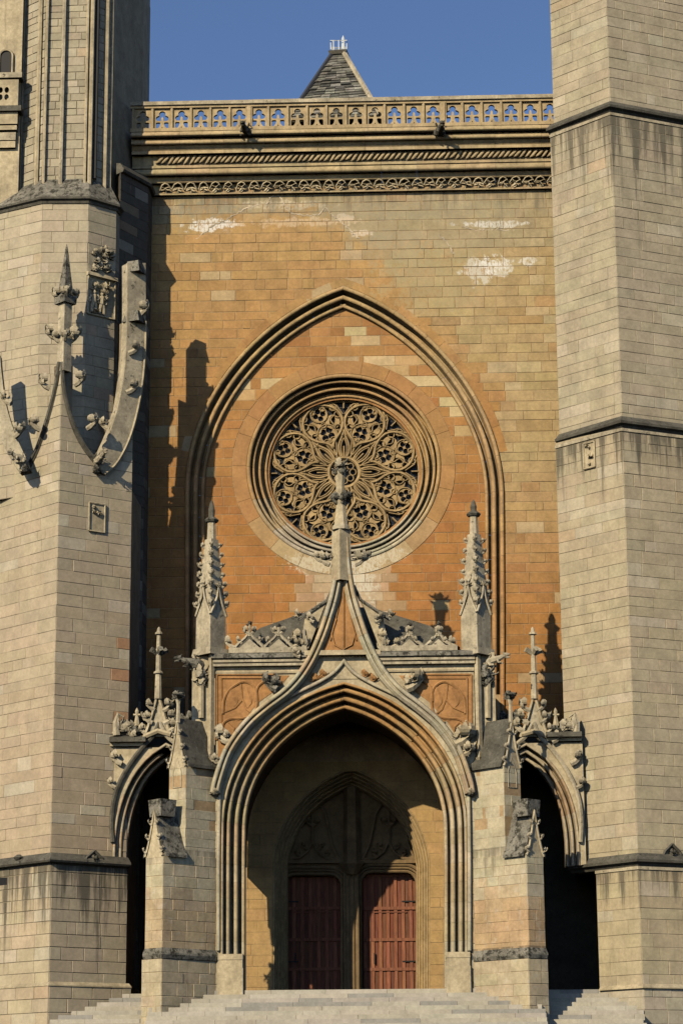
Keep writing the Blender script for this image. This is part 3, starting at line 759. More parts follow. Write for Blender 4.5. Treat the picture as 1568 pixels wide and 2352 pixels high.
for lst, nm, mt in (((zb0-.06, zb1, -.10, .22), 'bottom_rail', M_CORNICE), ((zt0, zt0+.10, -.07, .20), 'top_rail', M_CORNICE), ((zt0+.10, zt1+.03, -.14, .26), 'coping', M_GREYST)):
    x = bx0-.1
    while x < bx1:
        w = min(rnd.uniform(1.4, 2.4), bx1+.1-x); e = rnd.uniform(-.008, .008); box(nm, (x+.002, YC+lst[2]+e, lst[0]), (x+w-.002, YC+lst[3], lst[1]+abs(e)), mt, bal); x += w
box('gutter_walk', (XC0, -.78, Zp(300, -.8)-.15), (XC1, 1.2, Zp(300, -.8)), M_GREYST, nave)

# slate spire behind
sp = thing('slate_spire', 'steep grey slate pyramid roof with a small white railing on top behind the balustrade', 'spire roof')
YS = 16.0; ap = at(778, 112, YS); bl = at(640, 310, YS); br = at(926, 310, YS); zz = min(bl.z, br.z)
hw = (br.x-bl.x)/2*.71; cx = (bl.x+br.x)/2; ztop = at(776, 128, YS).z; tw = .22
rots = R(-8)
shg = MB(); nrow = 26
def sq(z, e=0):
    t = (z-zz)/(ztop-zz); h = hw*(1-t)+tw*t+e
    return [(cx+(ap.x-cx)*t+h*a*math.cos(rots)-h*b*math.sin(rots), YS+h*a*math.sin(rots)+h*b*math.cos(rots), z) for a, b in ((-1, -1), (1, -1), (1, 1), (-1, 1))]
m = MB(); v = sq(zz)+sq(ztop); m.add(v, [(0, 1, 5, 4), (1, 2, 6, 5), (2, 3, 7, 6), (3, 0, 4, 7), (4, 5, 6, 7)], (.05, .05, .05)); m.build('roof_core', M_LEAD, sp)
for r_ in range(nrow):
    za = zz+(ztop-zz)*r_/nrow; zb_ = zz+(ztop-zz)*(r_+1.25)/nrow
    zb_ = min(zb_, ztop); A = sq(za, .10); B = sq(zb_, .03)
    for s in (0, 1, 3):
        a0, a1, b0, b1 = map(Vector, (A[s], A[(s+1) % 4], B[s], B[(s+1) % 4])); L = (a1-a0).length; n = max(2, int(L/.42))
        for i in range(n):
            t0, t1 = i/n, (i+1)/n; e = rnd.uniform(0, .05); dn = rnd.uniform(0, .07)
            nn = (a1-a0).cross(b0-a0).normalized()
            p = [a0.lerp(a1, t0+.004)+nn*e-Vector((0, 0, dn)), a0.lerp(a1, t1-.004)+nn*e-Vector((0, 0, dn)), b0.lerp(b1, t1), b0.lerp(b1, t0)]
            c = jit(rnd.choice([(.17, .165, .14), (.24, .23, .19), (.11, .11, .10), (.30, .29, .25)]), .2)
            shg.add(p+[q-nn*.04 for q in p], [(0, 1, 2, 3), (0, 4, 5, 1), (1, 5, 6, 2), (0, 3, 7, 4)], c)
shg.build('slate', M_SLATE, sp, colour=True, kind='stuff')
m = MB(); tube(m, [Vector(sq(zz, .12)[1]), Vector(sq(ztop, .06)[1])], .12, 6); m.build('hip_ridge', M_METAL if False else M_GREYST, sp)
m = MB(); tube(m, [Vector(sq(zz, .12)[0]), Vector(sq(ztop, .06)[0])], .10, 6); m.build('hip_ridge', M_LEAD, sp)
m = MB(); frus(m, ap.x, YS, ztop-.05, ztop+.12, .75, .85, rots); m.build('roof_platform', M_DARKST, sp)
for i in range(12):
    a = i*math.pi/6; box('railing_post', (ap.x+.36*cl(1.3*math.cos(a), -1, 1)-.02, YS+.36*cl(1.3*math.sin(a), -1, 1)-.02, ztop+.1), (ap.x+.36*cl(1.3*math.cos(a), -1, 1)+.02, YS+.36*cl(1.3*math.sin(a), -1, 1)+.02, ztop+.62), M_METAL, sp)
m = MB()
for z in (ztop+.18, ztop+.60): tube(m, [(ap.x+a*.36, YS+b*.36, z) for a, b in ((-1, -1), (1, -1), (1, 1), (-1, 1))], .03, 5, closed=True)
m.build('railing_rail', M_METAL, sp)
m = MB(); tube(m, [(ap.x+.2, YS-.2, ztop+.1), (ap.x+.2, YS-.2, ztop+.75), (ap.x+.2, YS-.2, ztop+.92)], [.09, .07, .01], 6); m.build('finial', M_METAL, sp)

# ================================================================== RIGHT TOWER
def tcolour(c0, k=.045, warm=0):
    def f(p):
        r = rnd.random(); c = c0
        if r < .06: c = lerp(c, (.54, .48, .36), .5)
        elif r < .13: c = lerp(c, (.36, .31, .22), .35)
        elif r < .14+warm*.4: c = lerp(c, (.50, .35, .21), .4)
        return jit(c, k, .02)
    return f
tr = thing('gothic_tower', 'pale ashlar tower on the right with sharp corner and three dark string courses', 'tower')
YC0 = -5.0
def edge(px, py, Y): p = at(px, py, Y); return (p.x, p.y)
stages = [  # corner px, left px, y at which measured, z bottom, z top, corner Y, left-edge Y
    (1396, 1266, 120, zl1, zl1+9, -4.55, -2.75),
    (1414, 1272, 600, zl2, zl1, -4.75, -2.8),
    (1447, 1290, 1500, zl3, zl2, -5.0, -2.9),
    (1470, 1372, 2120, zlb, zl3, -5.15, -3.8),
    (1478, 1380, 2290, -1., zlb, -5.3, -3.95)]
TS = Stones(tr, M_TOWER_R); core = MB(); plans = []
for i, (cp, lp, yr, z0, z1, yc, yl) in enumerate(stages):
    C = edge(cp, yr, yc); A = edge(lp, yr, yl)
    if i == 0: A = (A[0], A[1])
    B = (C[0]+4.8, C[1]+2.3); plan = [A, C, B]; plans.append(plan)
    back = [(B[0], 6), (A[0]+1.3, 6)] if i != 3 and i != 4 else [(B[0], 6), (A[0]+1.6, 6)]
    prism(core, [A, C, B]+back, z0, z1)
    rows = rows_between(max(z0, zlb-1.6) if i == 4 else z0, z1 if i else zl1+7, .385 if i < 3 else .40, .06)
    for q, (a, b) in enumerate(((A, C), (C, B))):
        fr, L = face_frame(a, b)
        masonry(TS, fr, rows, lambda z, L=L: [(0, L)], tcolour(((.44, .375, .26), (.435, .37, .255), (.45, .375, .25), (.46, .38, .245), (.47, .41, .30))[i], warm=.02 if i < 2 else .06), .6, 1.75, ext=(0, .011) if q == 0 else (0, 0), gap=.008, proud=.013)
core.build('tower_core', M_MORTAR_T, tr)
TS.flush()
for k, (z, pl) in enumerate(((zl1, plans[1]), (zl2, plans[2]), (zl3, plans[3]))):
    pl2 = [edge((1262, 1283, 1312)[k], (290, 1010, 2000)[k], (-2.75, -2.85, -3.0)[k])]+pl[1:]
    m = MB(); ledge(m, pl2, [(-.25, z+.22), (.0, z+.20), (.16, z+.02), (.22, z-.02), (.20, z-.10), (.08, z-.15), (.0, z-.24), (-.25, z-.24)]); m.build('string_course', M_DARKST, tr)
    m = MB(); ledge(m, pl, [(-.1, z-.24), (.05, z-.24), (.045, z-.34), (-.1, z-.34)]); m.build('string_fillet', M_GREYST, tr)
m = MB(); ledge(m, plans[4], [(-.2, zlb+.10), (.0, zlb+.08), (.10, zlb-.02), (.10, zlb-.06), (-.1, zlb-.06)]); m.build('plinth_course', M_BEIGE, tr)
# carved crest below the middle string course and small niches
fr, L = face_frame(plans[2][0], plans[2][1])
def onface(fr, A, x, y, Yg, d=0): 
    """plane coordinates on a diagonal wall of the spot seen at picture point x, y"""
    for _ in range(6):
        p = at(x, y, Yg); u = None
        a0 = fr(0, 0, 0); a1 = fr(1, 0, 0); ux, uy = a1[0]-a0[0], a1[1]-a0[1]
        # intersect the ray with the vertical plane
        dd = (Vector(p)-CAM); nx, ny = uy, -ux
        t = ((a0[0]-CAM.x)*nx+(a0[1]-CAM.y)*ny)/(dd.x*nx+dd.y*ny); q = CAM+dd*t
        return ((q.x-a0[0])*ux+(q.y-a0[1])*uy, q.z)
def relief_panel(parent, fr, u0, u1, z0, z1, mat, name='carved_panel', bits=9, frame=True):
    m = MB(); 
    v = [fr(u0, z0, -.03), fr(u1, z0, -.03), fr(u1, z1, -.03), fr(u0, z1, -.03)]+[fr(a, b, .02) for a, b in ((u0, z0), (u1, z0), (u1, z1), (u0, z1))]
    m.add(v, [(0, 1, 2, 3), (0, 4, 5, 1), (1, 5, 6, 2), (2, 6, 7, 3), (3, 7, 4, 0)])
    if frame:
        for a, b in (((u0, z0), (u1, z0)), ((u1, z0), (u1, z1)), ((u1, z1), (u0, z1)), ((u0, z1), (u0, z0))):
            tube(m, [fr(*a, -.05), fr(*b, -.05)], .035, 5)
    p = m.build(name, mat, parent); rr = random.Random(int(u0*991)); w = u1-u0; h = z1-z0
    for i in range(bits):
        u = u0+w*rr.uniform(.18, .82); z = z0+h*rr.uniform(.12, .88)
        inst('relief_knob', LEAVES[i % 5], mat, p, fr(u, z, -.07), min(w, h)*rr.uniform(.22, .42), rr.uniform(0, 6))
    return p
u0, z1_ = onface(fr, None, 1341, 1020, -3.5); u1, z0_ = onface(fr, None, 1368, 1072, -3.5)
relief_panel(tr, fr, min(u0, u1), max(u0, u1), z0_, z1_, M_BEIGE, 'carved_crest', 5)
fr3, L3 = face_frame(plans[2][0], plans[2][1])
for x, y in ((1388, 1990),):
    u, z = onface(fr3, None, x, y-18, -3.5); m = MB()
    for a, b, c, d in ((-.16, .16, .0, .10), (-.18, .18, .16, .30)):
        m.add([fr3(u+a, z-.3+c, -.10), fr3(u+b, z-.3+c, -.10), fr3(u+b, z-.3+d, -.06), fr3(u+a, z-.3+d, -.06), fr3(u+a, z-.3+c, .05), fr3(u+b, z-.3+c, .05), fr3(u+b, z-.3+d, .05), fr3(u+a, z-.3+d, .05)],
              [(0, 1, 2, 3), (0, 4, 5, 1), (1, 5, 6, 2), (2, 6, 7, 3), (3, 7, 4, 0)])
    m.build('wall_bracket', M_GREYST, tr)
def dormer(parent, fr, u, z, w, h, d, mat):
    """little gabled hood standing on a ledge"""
    m = MB(); 
    for sg in (-1, 1): tube(m, [fr(u+sg*w/2, z, -d), fr(u+sg*w*.38, z+h*.45, -d), fr(u, z+h, -d)], .05, 5)
    m.add([fr(u-w/2, z, -d), fr(u, z+h, -d), fr(u, z+h, .1), fr(u-w/2, z, .1), fr(u+w/2, z, -d), fr(u+w/2, z, .1)], [(0, 1, 2, 3), (1, 4, 5, 2)])
    m.add([fr(u-w*.3, z, -d+.06), fr(u+w*.3, z, -d+.06), fr(u, z+h*.7, -d+.06)], [(0, 1, 2)])
    o = m.build('ledge_gablet', mat, parent)
    inst('leaf_knob', LEAVES[2], mat, parent, fr(u, z+h*.3, -d-.02), .22)
    return o
frB, LB = face_frame(plans[2][1], plans[2][2]); u, z = onface(frB, None, 1540, 1972, -4.5)
dormer(tr, frB, u, z, .75, .45, .12, M_DARKST)

# ================================================================== LEFT TOWER
tl = thing('gothic_tower', 'warm beige tower on the left with ogee canopies, crocketed corner pinnacle and fluted octagonal turret', 'tower')
LS = Stones(tl, M_TOWER_L)
CY = -5.1
Cl = edge(124, 1600, CY); Cr = edge(296, 1600, -3.4); Clf = (Cl[0]-3.6, Cl[1]+3.4)
zA = ZLT; zPl = Zp(2262, CY, 112); zTop = Zp(828, CY, 140)
core = MB()
frR_, LR = face_frame(Cl, Cr); frL_, LLf = face_frame(Clf, Cl)
# ogee heads of the corner buttress: top line of each face, by picture points
def topline(fr, pts, Yg): return [onface(fr, None, x, y, Yg) for x, y in pts]
trp = smooth_path([(139, 832), (146, 900), (163, 965), (188, 1018), (218, 1058)], 5)+smooth_path([(222, 1056), (256, 1000), (279, 920), (290, 830), (292, 735)], 5)
tlp = smooth_path([(139, 832), (130, 890), (112, 960), (88, 1030), (62, 1080)], 5)+smooth_path([(58, 1078), (32, 1010), (14, 930), (2, 830)], 5)
TRl = topline(frR_, trp, -4); TLl = topline(frL_, tlp, -4)
zmid = Zp(1100, CY, 130)
plan_low = [Clf, Cl, Cr, (Cr[0]+.1, 0.), (Clf[0], 0.)]
prism(core, plan_low, zA, zmid)
# gable-shaped upper faces with thickness
TRl = [(cl(u, 0, LR), z) for u, z in TRl]; TLl2 = [(u, z) for u, z in TLl]
slab(core, [[(0, zmid)]+[(LR, zmid)]+TRl[::-1]], frR_, 0, .55)
slab(core, [[(LLf, zmid), ]+TLl2+[(TLl2[-1][0]-.6, TLl2[-1][1]), (TLl2[-1][0]-.6, zmid)]], frL_, .001, .55)
core.build('buttress_core', M_MORTAR_T, tl)
def topz(line, u):
    best = None
    for (a, z0), (b, z1) in zip(line, line[1:]):
        if (a-u)*(b-u) <= 0 and a != b:
            z = z0+(z1-z0)*(u-a)/(b-a); best = z if best is None else min(best, z)
    return best if best is not None else line[-1][1]
def spans_under(line, L, z, lo=0, sm=.05):
    out = []; n = 60; cur = None
    for i in range(n+1):
        u = lo+(L-lo)*i/n; ok = topz(line, cl(u, min(line[0][0], line[-1][0]), max(line[0][0], line[-1][0]))) > z
        if ok and cur is None: cur = u
        if not ok and cur is not None: out.append((cur, u)); cur = None
    if cur is not None: out.append((cur, L))
    return out
tlc = lambda c: tcolour(c, .035, .02)
rowsL = rows_between(zA, max(z for u, z in TRl), .39, .06)
def lowcol(p):
    x, y = proj(p); c = lerp((.46, .385, .265), (.47, .37, .25), cl((y-1000)/900))
    if x > 270 and 1400 < y < 1700 and rnd.random() < .5: c = (.47, .27, .15)
    r = rnd.random()
    if r < .07: c = lerp(c, (.56, .49, .37), .6)
    return jit(c, .05, .02)
masonry(LS, frR_, rowsL, lambda z: spans_under(TRl, LR, z) if z > zmid else [(0, LR)], lowcol, .6, 1.7, proud=.012, gap=.007)
masonry(LS, frL_, rowsL, lambda z: [(max(a, LLf-4.9), b) for a, b in (spans_under(TLl2, LLf, z, LLf-4.9) if z > zmid else [(LLf-4.9, LLf)])], lowcol, .6, 1.7, ext=(0, .010), proud=.012, gap=.007)
# base stage
Cb, Crb, Clb = edge(115, 2120, CY-.12), edge(291, 2120, -3.45), (Cl[0]-3.7, Cl[1]+3.2)
Cp, Crp, Clp = edge(111, 2300, CY-.25), edge(300, 2300, -3.5), (Cl[0]-3.8, Cl[1]+3.1)
c2 = MB(); prism(c2, [Clb, Cb, Crb, (Crb[0]+.05, 0), (Clb[0], 0)], zPl, zA); prism(c2, [Clp, Cp, Crp, (Crp[0], 0), (Clp[0], 0)], -1, zPl); c2.build('base_core', M_MORTAR_T, tl)
for (a, b, c, z0, z1) in ((Clb, Cb, Crb, zPl, zA), (Clp, Cp, Crp, zPl-1.8, zPl)):
    rws = rows_between(z0, z1, .40, .03)
    for q, (p, s) in enumerate(((a, b), (b, c))):
        fr, L = face_frame(p, s); masonry(LS, fr, rws, lambda z, L=L: [(max(0, L-4.9), L)], tlc((.49, .40, .265) if q == 0 else (.45, .375, .265)), .55, 1.3, ext=(0, .019) if q == 0 else (0, 0))
m = MB(); ledge(m, [Clb, Cb, Crb], [(-.2, zA+.24), (.02, zA+.22), (.22, zA+.02), (.24, zA-.04), (.20, zA-.10), (.05, zA-.14), (0, zA-.2), (-.2, zA-.2)]); m.build('string_course', M_DARKST, tl)
m = MB(); ledge(m, [Clp, Cp, Crp], [(-.25, zPl+.12), (-.12, zPl+.10), (.05, zPl-.02), (.05, zPl-.06), (-.1, zPl-.06)]); m.build('plinth_course', M_BEIGE, tl)
fr, L = face_frame(Clb, Cb); u, z = onface(fr, None, 49, 1988, -4.9)
p0 = Vector(fr(u, z, -.12)); m = MB(); tube(m, [p0, p0+Vector((0, 0, .16))], [.07, .06], 6); frus(m, p0.x, p0.y, p0.z+.16, p0.z+.24, .22, .36, 0, 8); frus(m, p0.x, p0.y, p0.z+.24, p0.z+.34, .36, .12, 0, 8); m.build('ledge_knob', M_DARKST, tl)
fr, L = face_frame(Cb, Crb); u, z = onface(fr, None, 212, 1985, -4.2); dormer(tl, fr, u, z, .75, .42, .14, M_DARKST)
# hole under the string course at the far left: a dark slot
fr, L = face_frame(Clb, Cb); u, z = onface(fr, None, 8, 2030, -4.4)
m = MB(); v = [fr(u-.8, z-.06, -.03), fr(u+.22, z-.06, -.03), fr(u+.22, z+.18, -.03), fr(u-.8, z+.24, -.03)]; m.add(v, [(0, 1, 2, 3)])
m.build('drain_slot', M_IRON, tl)
# hood mouldings of the canopies
def hood(line, fr, parent, r=.075, d=-.06):
    m = MB(); tube(m, [fr(u, z, d) for u, z in line], r, 6); tube(m, [fr(u+.0, z-.13, d*.4) for u, z in line], r*.55, 5); m.build('canopy_hood', M_DARKST, parent)
k1 = len(trp)//2
n1 = 21
hood(TRl[:n1], frR_, tl); hood(TRl[n1:], frR_, tl); hood(TLl[:21], frL_, tl); hood(TLl[21:], frL_, tl)
for (x, y, rz) in ((176, 872, R(-20)), (205, 972, R(-25)), (110, 880, R(200)), (88, 975, R(200)), (125, 765, R(190)), (165, 770, R(-20)), (300, 800, R(10)), (295, 890, R(10)), (250, 975, R(160)), (22, 915, R(160)), (38, 990, R(-30))):
    p = at(x, y, -4.9 if x < 240 else -3.7); crocket(tl, p, .46, rz, M_GREYST)
for (x, y, Y, d) in ((58, 1058, -4.9, (-.75, -.7, .18)), (222, 1060, -4.4, (.6, -.8, .25))):
    p = at(x, y, Y); gargoyle('gargoyle', tl, p, d, .75, M_GREYST)
    inst('leaf_knob', LEAVES[1], M_LICHEN, tl, at(x, y+22, Y), .34)
# corner pinnacle
def corner_pin(x, ytop, ybase, Y, w):
    X = at(x, ybase, Y).x; z0, z1 = Zp(ybase, Y, x), Zp(ytop, Y, x); m = MB(); H_ = z1-z0
    frus(m, X, Y, z0-.3, z0+H_*.52, w, w*.92, R(-42)); m.build('pinnacle_shaft', M_GREYST, tl)
    m = MB(); frus(m, X, Y, z0+H_*.52, z0+H_*.58, w*1.5, w*1.6, R(-42)); frus(m, X, Y, z0+H_*.58, z0+H_*.98, w*1.15, w*.25, R(-42)); tube(m, [(X, Y, z0+H_*.93), (X, Y, z1+.05), (X, Y, z1+.25)], [.07, .06, .01], 6); m.build('pinnacle_spire', M_LICHEN, tl)
    for e in range(4): crocket(tl, (X+w*.5*math.cos(e*1.57+.2), Y+w*.5*math.sin(e*1.57+.2), z0+H_*.60), .42, e*1.57+.2, M_GREYST); crocket(tl, (X+w*.5*math.cos(e*1.57+.2), Y+w*.5*math.sin(e*1.57+.2), z0+H_*.22), .36, e*1.57+.2, M_GREYST)
corner_pin(147, 575, 835, CY+.12, .36)
# outer canopy plates: curved slabs that rise into pinnacle shafts
pX = at(308, 740, -3.2)
plate = smooth_path([(288, 606), (288, 740), (282, 850), (268, 930), (250, 990), (224, 1050), (216, 1080)], 4)+smooth_path([(236, 1092), (266, 1062), (296, 1000), (318, 910), (328, 820), (330, 740), (330, 606)], 4)
def onR(l): return [onface(frR_, None, x, y, -4) for x, y in l]
m = MB(); slab(m, [onR(plate)], frR_, -.14, .25); m.build('canopy_plate', M_GREYST, tl)
m = MB(); tube(m, [frR_(u, z, -.15) for u, z in onR(smooth_path([(236, 1092), (266, 1062), (296, 1000), (318, 910), (328, 820), (330, 740)], 4))], .05, 5); m.build('plate_roll', M_BEIGE, tl)
plate = smooth_path([(0, 815), (4, 860), (14, 930), (36, 1000), (62, 1056), (70, 1080)], 4)+smooth_path([(46, 1086), (22, 1050), (-4, 990), (-22, 900), (-30, 850), (-32, 815)], 4)
m = MB(); slab(m, [P2_(plate, -4.78)], plane_frame(-4.78), 0, .4); m.build('canopy_plate', M_GREYST, tl)
cu, cz = onface(frR_, None, 309, 700, -4); cp = frR_(cu, 0, -.02)
for yy, w in ((628, .60), (742, .64)):
    m = MB(); frus(m, cp[0], cp[1], Zp(yy+6, -3.2, 305), Zp(yy-20, -3.2, 305), w*1.04, w*.72, R(-20)); m.build('pinnacle_cap', M_LICHEN, tl)
crocket(tl, (pX.x+.2, -3.45, Zp(715, -3.3, 305)), .5, R(-10), M_GREYST)
# octagonal turret stage above the canopies
def pl_(lst, yref): return [edge(x, yref, Y) for x, Y in lst]
oct1 = pl_([(-120, -0.9), (-18, -2.8), (92, -3.8), (198, -3.75), (263, -2.95), (271, -2.5)], 700)
zo0, zo1 = Zp(1130, -4, 150), Zp(447, -4.2, 150)
core = MB(); prism(core, oct1+[(oct1[-1][0], 3), (oct1[0][0], 3)], zo0, zo1); core.build('turret_core', M_MORTAR_T, tl)
rws = rows_between(zo0, zo1, .39, .03)
for i in range(len(oct1)-1):
    fr, L = face_frame(oct1[i], oct1[i+1]); masonry(LS, fr, rws, lambda z, L=L: [(0, L)], tlc((.455, .385, .27)), .6, 1.2, ext=(0, .018), gap=.006, proud=.012)
# flank between turret and nave wall, its shade put into the dark stone colour
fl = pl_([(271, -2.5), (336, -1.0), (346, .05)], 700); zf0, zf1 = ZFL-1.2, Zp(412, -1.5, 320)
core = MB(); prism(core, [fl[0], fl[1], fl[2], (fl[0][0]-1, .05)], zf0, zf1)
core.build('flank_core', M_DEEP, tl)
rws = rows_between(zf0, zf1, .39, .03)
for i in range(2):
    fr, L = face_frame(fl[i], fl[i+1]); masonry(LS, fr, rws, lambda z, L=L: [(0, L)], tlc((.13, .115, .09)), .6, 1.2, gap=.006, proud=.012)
m = MB(); ledge(m, fl, [(-.2, zf1+.30), (0, zf1+.24), (.16, zf1), (.12, zf1-.1), (-.2, zf1-.15)]); m.build('flank_coping', M_DARKST, tl)
m = MB(); prism(m, [(x+.0, y) for x, y in fl]+[(fl[0][0]-1, .05)], zf1, zf1+.28); m.build('flank_roof', M_DARKST, tl)
# sloping cap ring and the fluted upper turret
oct2 = pl_([(-10, -1.3), (50, -2.5), (100, -3.25), (207, -3.3), (256, -2.6), (257, -2.3)], 250)
zo2, zo3 = Zp(395, -4, 150), Zp(-260, -4, 150)
capb = MB()
zeave = [zo1-.02]*6
n = len(oct1); eav = []
nr = normals2(oct1)
for (x, y), (a, b) in zip(oct1, nr): eav.append((x-a*.16, y-b*.16))
v = [(x, y, zo1+.05) for x, y in eav]+[(x, y, zo2+.05) for x, y in oct2]; capb.add(v, [(i, i+1, n+i+1, n+i) for i in range(n-1)]); capb.build('turret_weathering', M_LICHEN, tl)
m = MB(); ledge(m, oct1, [(-.2, zo1+.06), (.16, zo1+.055), (.17, zo1-.03), (.08, zo1-.08), (.05, zo1-.17), (-.2, zo1-.17)]); m.build('string_course', M_DARKST, tl)
core = MB(); prism(core, oct2+[(oct2[-1][0]+.75, .8), (oct2[-1][0]+.75, 3), (oct2[0][0], 3)], zo2-1.0, zo3); core.build('upper_core', M_MORTAR_T, tl)
rws = rows_between(zo2-.1, zo3, .30, .06)
for i in range(len(oct2)-1):
    fr, L = face_frame(oct2[i], oct2[i+1]); masonry(LS, fr, rws, lambda z, L=L: [(0, L)], tcolour((.42, .365, .26), .12), .35, .8, ext=(0, .018), gap=.014, proud=.02)
# vertical shafts
for x, Y, w, mt in ((50, -2.6, .14, M_BEIGE), (88, -3.2, .16, M_BEIGE), (104, -3.38, .10, M_BEIGE), (143, -3.42, .14, M_GREYST), (198, -3.42, .10, M_BEIGE), (209, -3.4, .14, M_BEIGE), (243, -2.85, .16, M_BEIGE), (255, -2.65, .10, M_BEIGE)):
    p = at(x, 250, Y); m = MB(); frus(m, p.x, Y, zo2-.25, zo3, w, w, R(15), 6); m.build('turret_shaft', mt, tl)
p = at(217, 250, -3.3); m = MB(); m.box((p.x-.02, -3.30, zo2+.05), (p.x+.09, -2.9, zo3)); m.build('rain_pipe', M_IRON, tl)
# tall body of the tower against the sky, stones coloured dark as its shade
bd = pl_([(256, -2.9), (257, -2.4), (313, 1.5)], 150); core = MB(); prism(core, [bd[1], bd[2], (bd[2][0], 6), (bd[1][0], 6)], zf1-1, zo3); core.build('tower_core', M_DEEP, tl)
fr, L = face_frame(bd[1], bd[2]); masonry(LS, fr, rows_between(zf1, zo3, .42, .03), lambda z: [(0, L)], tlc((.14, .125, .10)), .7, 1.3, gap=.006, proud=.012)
u, z = onface(fr, None, 272, 85, -1.5); m = MB(); m.add([fr(u-.5, z-.5, -.03), fr(u+.15, z-.5, -.03), fr(u+.15, z+.35, -.03), fr(u-.5, z+.45, -.03)], [(0, 1, 2, 3)]); m.build('slit_window', M_IRON, tl)
# carved panels and plaque
fr, L = face_frame(oct1[3], oct1[4])
ua, za = onface(fr, None, 202, 720, -4); ub, zb_ = onface(fr, None, 262, 648, -4); uc, zc_ = onface(fr, None, 262, 572, -4)
ua, ub = .04, L-.02
p1 = relief_panel(tl, fr, ua, ub, za, zb_, M_BEIGE, 'carved_panel', 8); p2 = relief_panel(tl, fr, ua, ub, zb_+.15, zc_-.05, M_GREYST, 'carved_panel', 14, False)
m = MB(); v = []; 
for u_, z_, d_ in ((ua-.06, zb_, -.16), (ub+.06, zb_, -.16), (ub+.06, zb_+.14, -.12), (ua-.06, zb_+.14, -.12), (ua-.06, zb_, .05), (ub+.06, zb_, .05), (ub+.06, zb_+.14, .05), (ua-.06, zb_+.14, .05)): v.append(fr(u_, z_, d_))
m.add(v, [(0, 1, 2, 3), (0, 4, 5, 1), (1, 5, 6, 2), (2, 6, 7, 3), (3, 7, 4, 0)]); m.build('panel_ledge', M_BEIGE, tl)
def fig(parent, fr, u, z, h):      # small standing relief figure
    m = MB(); q = lambda a, b, d=-.10: fr(u+a*h, z+b*h, d)
    tube(m, [q(-.10, 0), q(-.09, .25), q(-.04, .5)], [h*.07, h*.08, h*.10], 6); tube(m, [q(.10, 0), q(.09, .25), q(.04, .5)], [h*.07, h*.08, h*.10], 6)
    tube(m, [q(0, .45), q(0, .6), q(0, .78), q(0, .84)], [h*.12, h*.12, h*.15, h*.05], 7); tube(m, [q(0, .84, -.12), q(0, .92, -.13), q(0, 1.0, -.12)], [h*.05, h*.085, h*.04], 7)
    for s in (-1, 1): tube(m, [q(.14*s, .76), q(.22*s, .60), q(.20*s, .45, -.14)], [h*.055, h*.05, h*.035], 5)
    m.build('relief_figure', M_BEIGE, parent)
fig(tl, fr, ua+.22, za+.06, .82); fig(tl, fr, ua+.55, za+.06, .82)
u0_, z0_ = onface(frR_, None, 202, 1219, -4.5); u1_, z1_ = onface(frR_, None, 240, 1160, -4.5)
pq = relief_panel(tl, frR_, u0_, u1_, z0_-.0, z1_+.0, M_BEIGE, 'wall_plaque', 3)
# far left: window head, balcony and cornice of the inner tower face
bl_ = MB(); pL = at(50, 200, -2.9)
box('balcony_wall', (pL.x-3, -2.95, Zp(470, -3, 30)), (pL.x-.02, -1.5, zo3), M_BEIGE, tl)
mw = MB(); fw_ = plane_frame(-2.99)
def arcw(cx, z, r, n=10): return [(cx+r*math.cos(math.pi*i/n), z+r*math.sin(math.pi*i/n)) for i in range(n+1)]
xw = at(14, 150, -3).x; zw0 = Zp(168, -3, 14); zw1 = Zp(128, -3, 14)
slab(mw, [[(xw-.22, zw0), (xw+.20, zw0)]+arcw(xw-.01, zw1, .21)], fw_, 0, .02); mw.build('window_opening', M_IRON, tl)
m = MB(); tube(m, [(a, -3.02, b) for a, b in [(xw+.24, zw0)]+arcw(xw-.01, zw1, .25)+[(xw-.26, zw0)]], .045, 5); m.build('window_frame', M_BEIGE, tl)
for (y0, y1, d0, mt, nm) in ((170, 182, .45, M_GREYST, 'balcony_rail'), (246, 258, .45, M_DARKST, 'balcony_floor'), (258, 285, .32, M_BEIGE, 'balcony_moulding'), (287, 297, .26, M_BEIGE, 'balcony_moulding'), (320, 335, .14, M_BEIGE, 'balcony_moulding'), (300, 318, .16, M_GREYST, 'balcony_frieze')):
    box(nm, (pL.x-3, -2.95-d0, Zp(y1, -3.2, 30)), (pL.x-.0+(.08 if d0 > .4 else -.12*(.45-d0)/.1*.4), -2.9, Zp(y0, -3.2, 30)), mt, tl)
xa, xb = at(-35, 215, -3.3).x, at(30, 215, -3.3).x; zz0, zz1 = Zp(246, -3.35, 20), Zp(182, -3.35, 20); m = MB(); c_ = ((xa+xb)/2+.2, (zz0+zz1)/2)
hl_ = [[(xb-.36+.13*math.cos(q*1.571)+.10*math.cos(2*math.pi*i/10), c_[1]+.20*math.sin(q*1.571)+.12*math.sin(2*math.pi*i/10)) for i in range(10)][::-1] for q in range(4)]
hl_ = [[(xb-.34+.16*math.cos(q*1.571+.785)+.085*math.cos(2*math.pi*i/10), c_[1]+.2*math.sin(q*1.571+.785)+.12*math.sin(2*math.pi*i/10)) for i in range(10)][::-1] for q in range(4)]
slab(m, [[(xa-1, zz0), (xb+.2, zz0), (xb+.2, zz1), (xa-1, zz1)]]+hl_, plane_frame(-3.36), 0, .12); m.build('balcony_tracery', M_BEIGE, tl)
LS.flush()

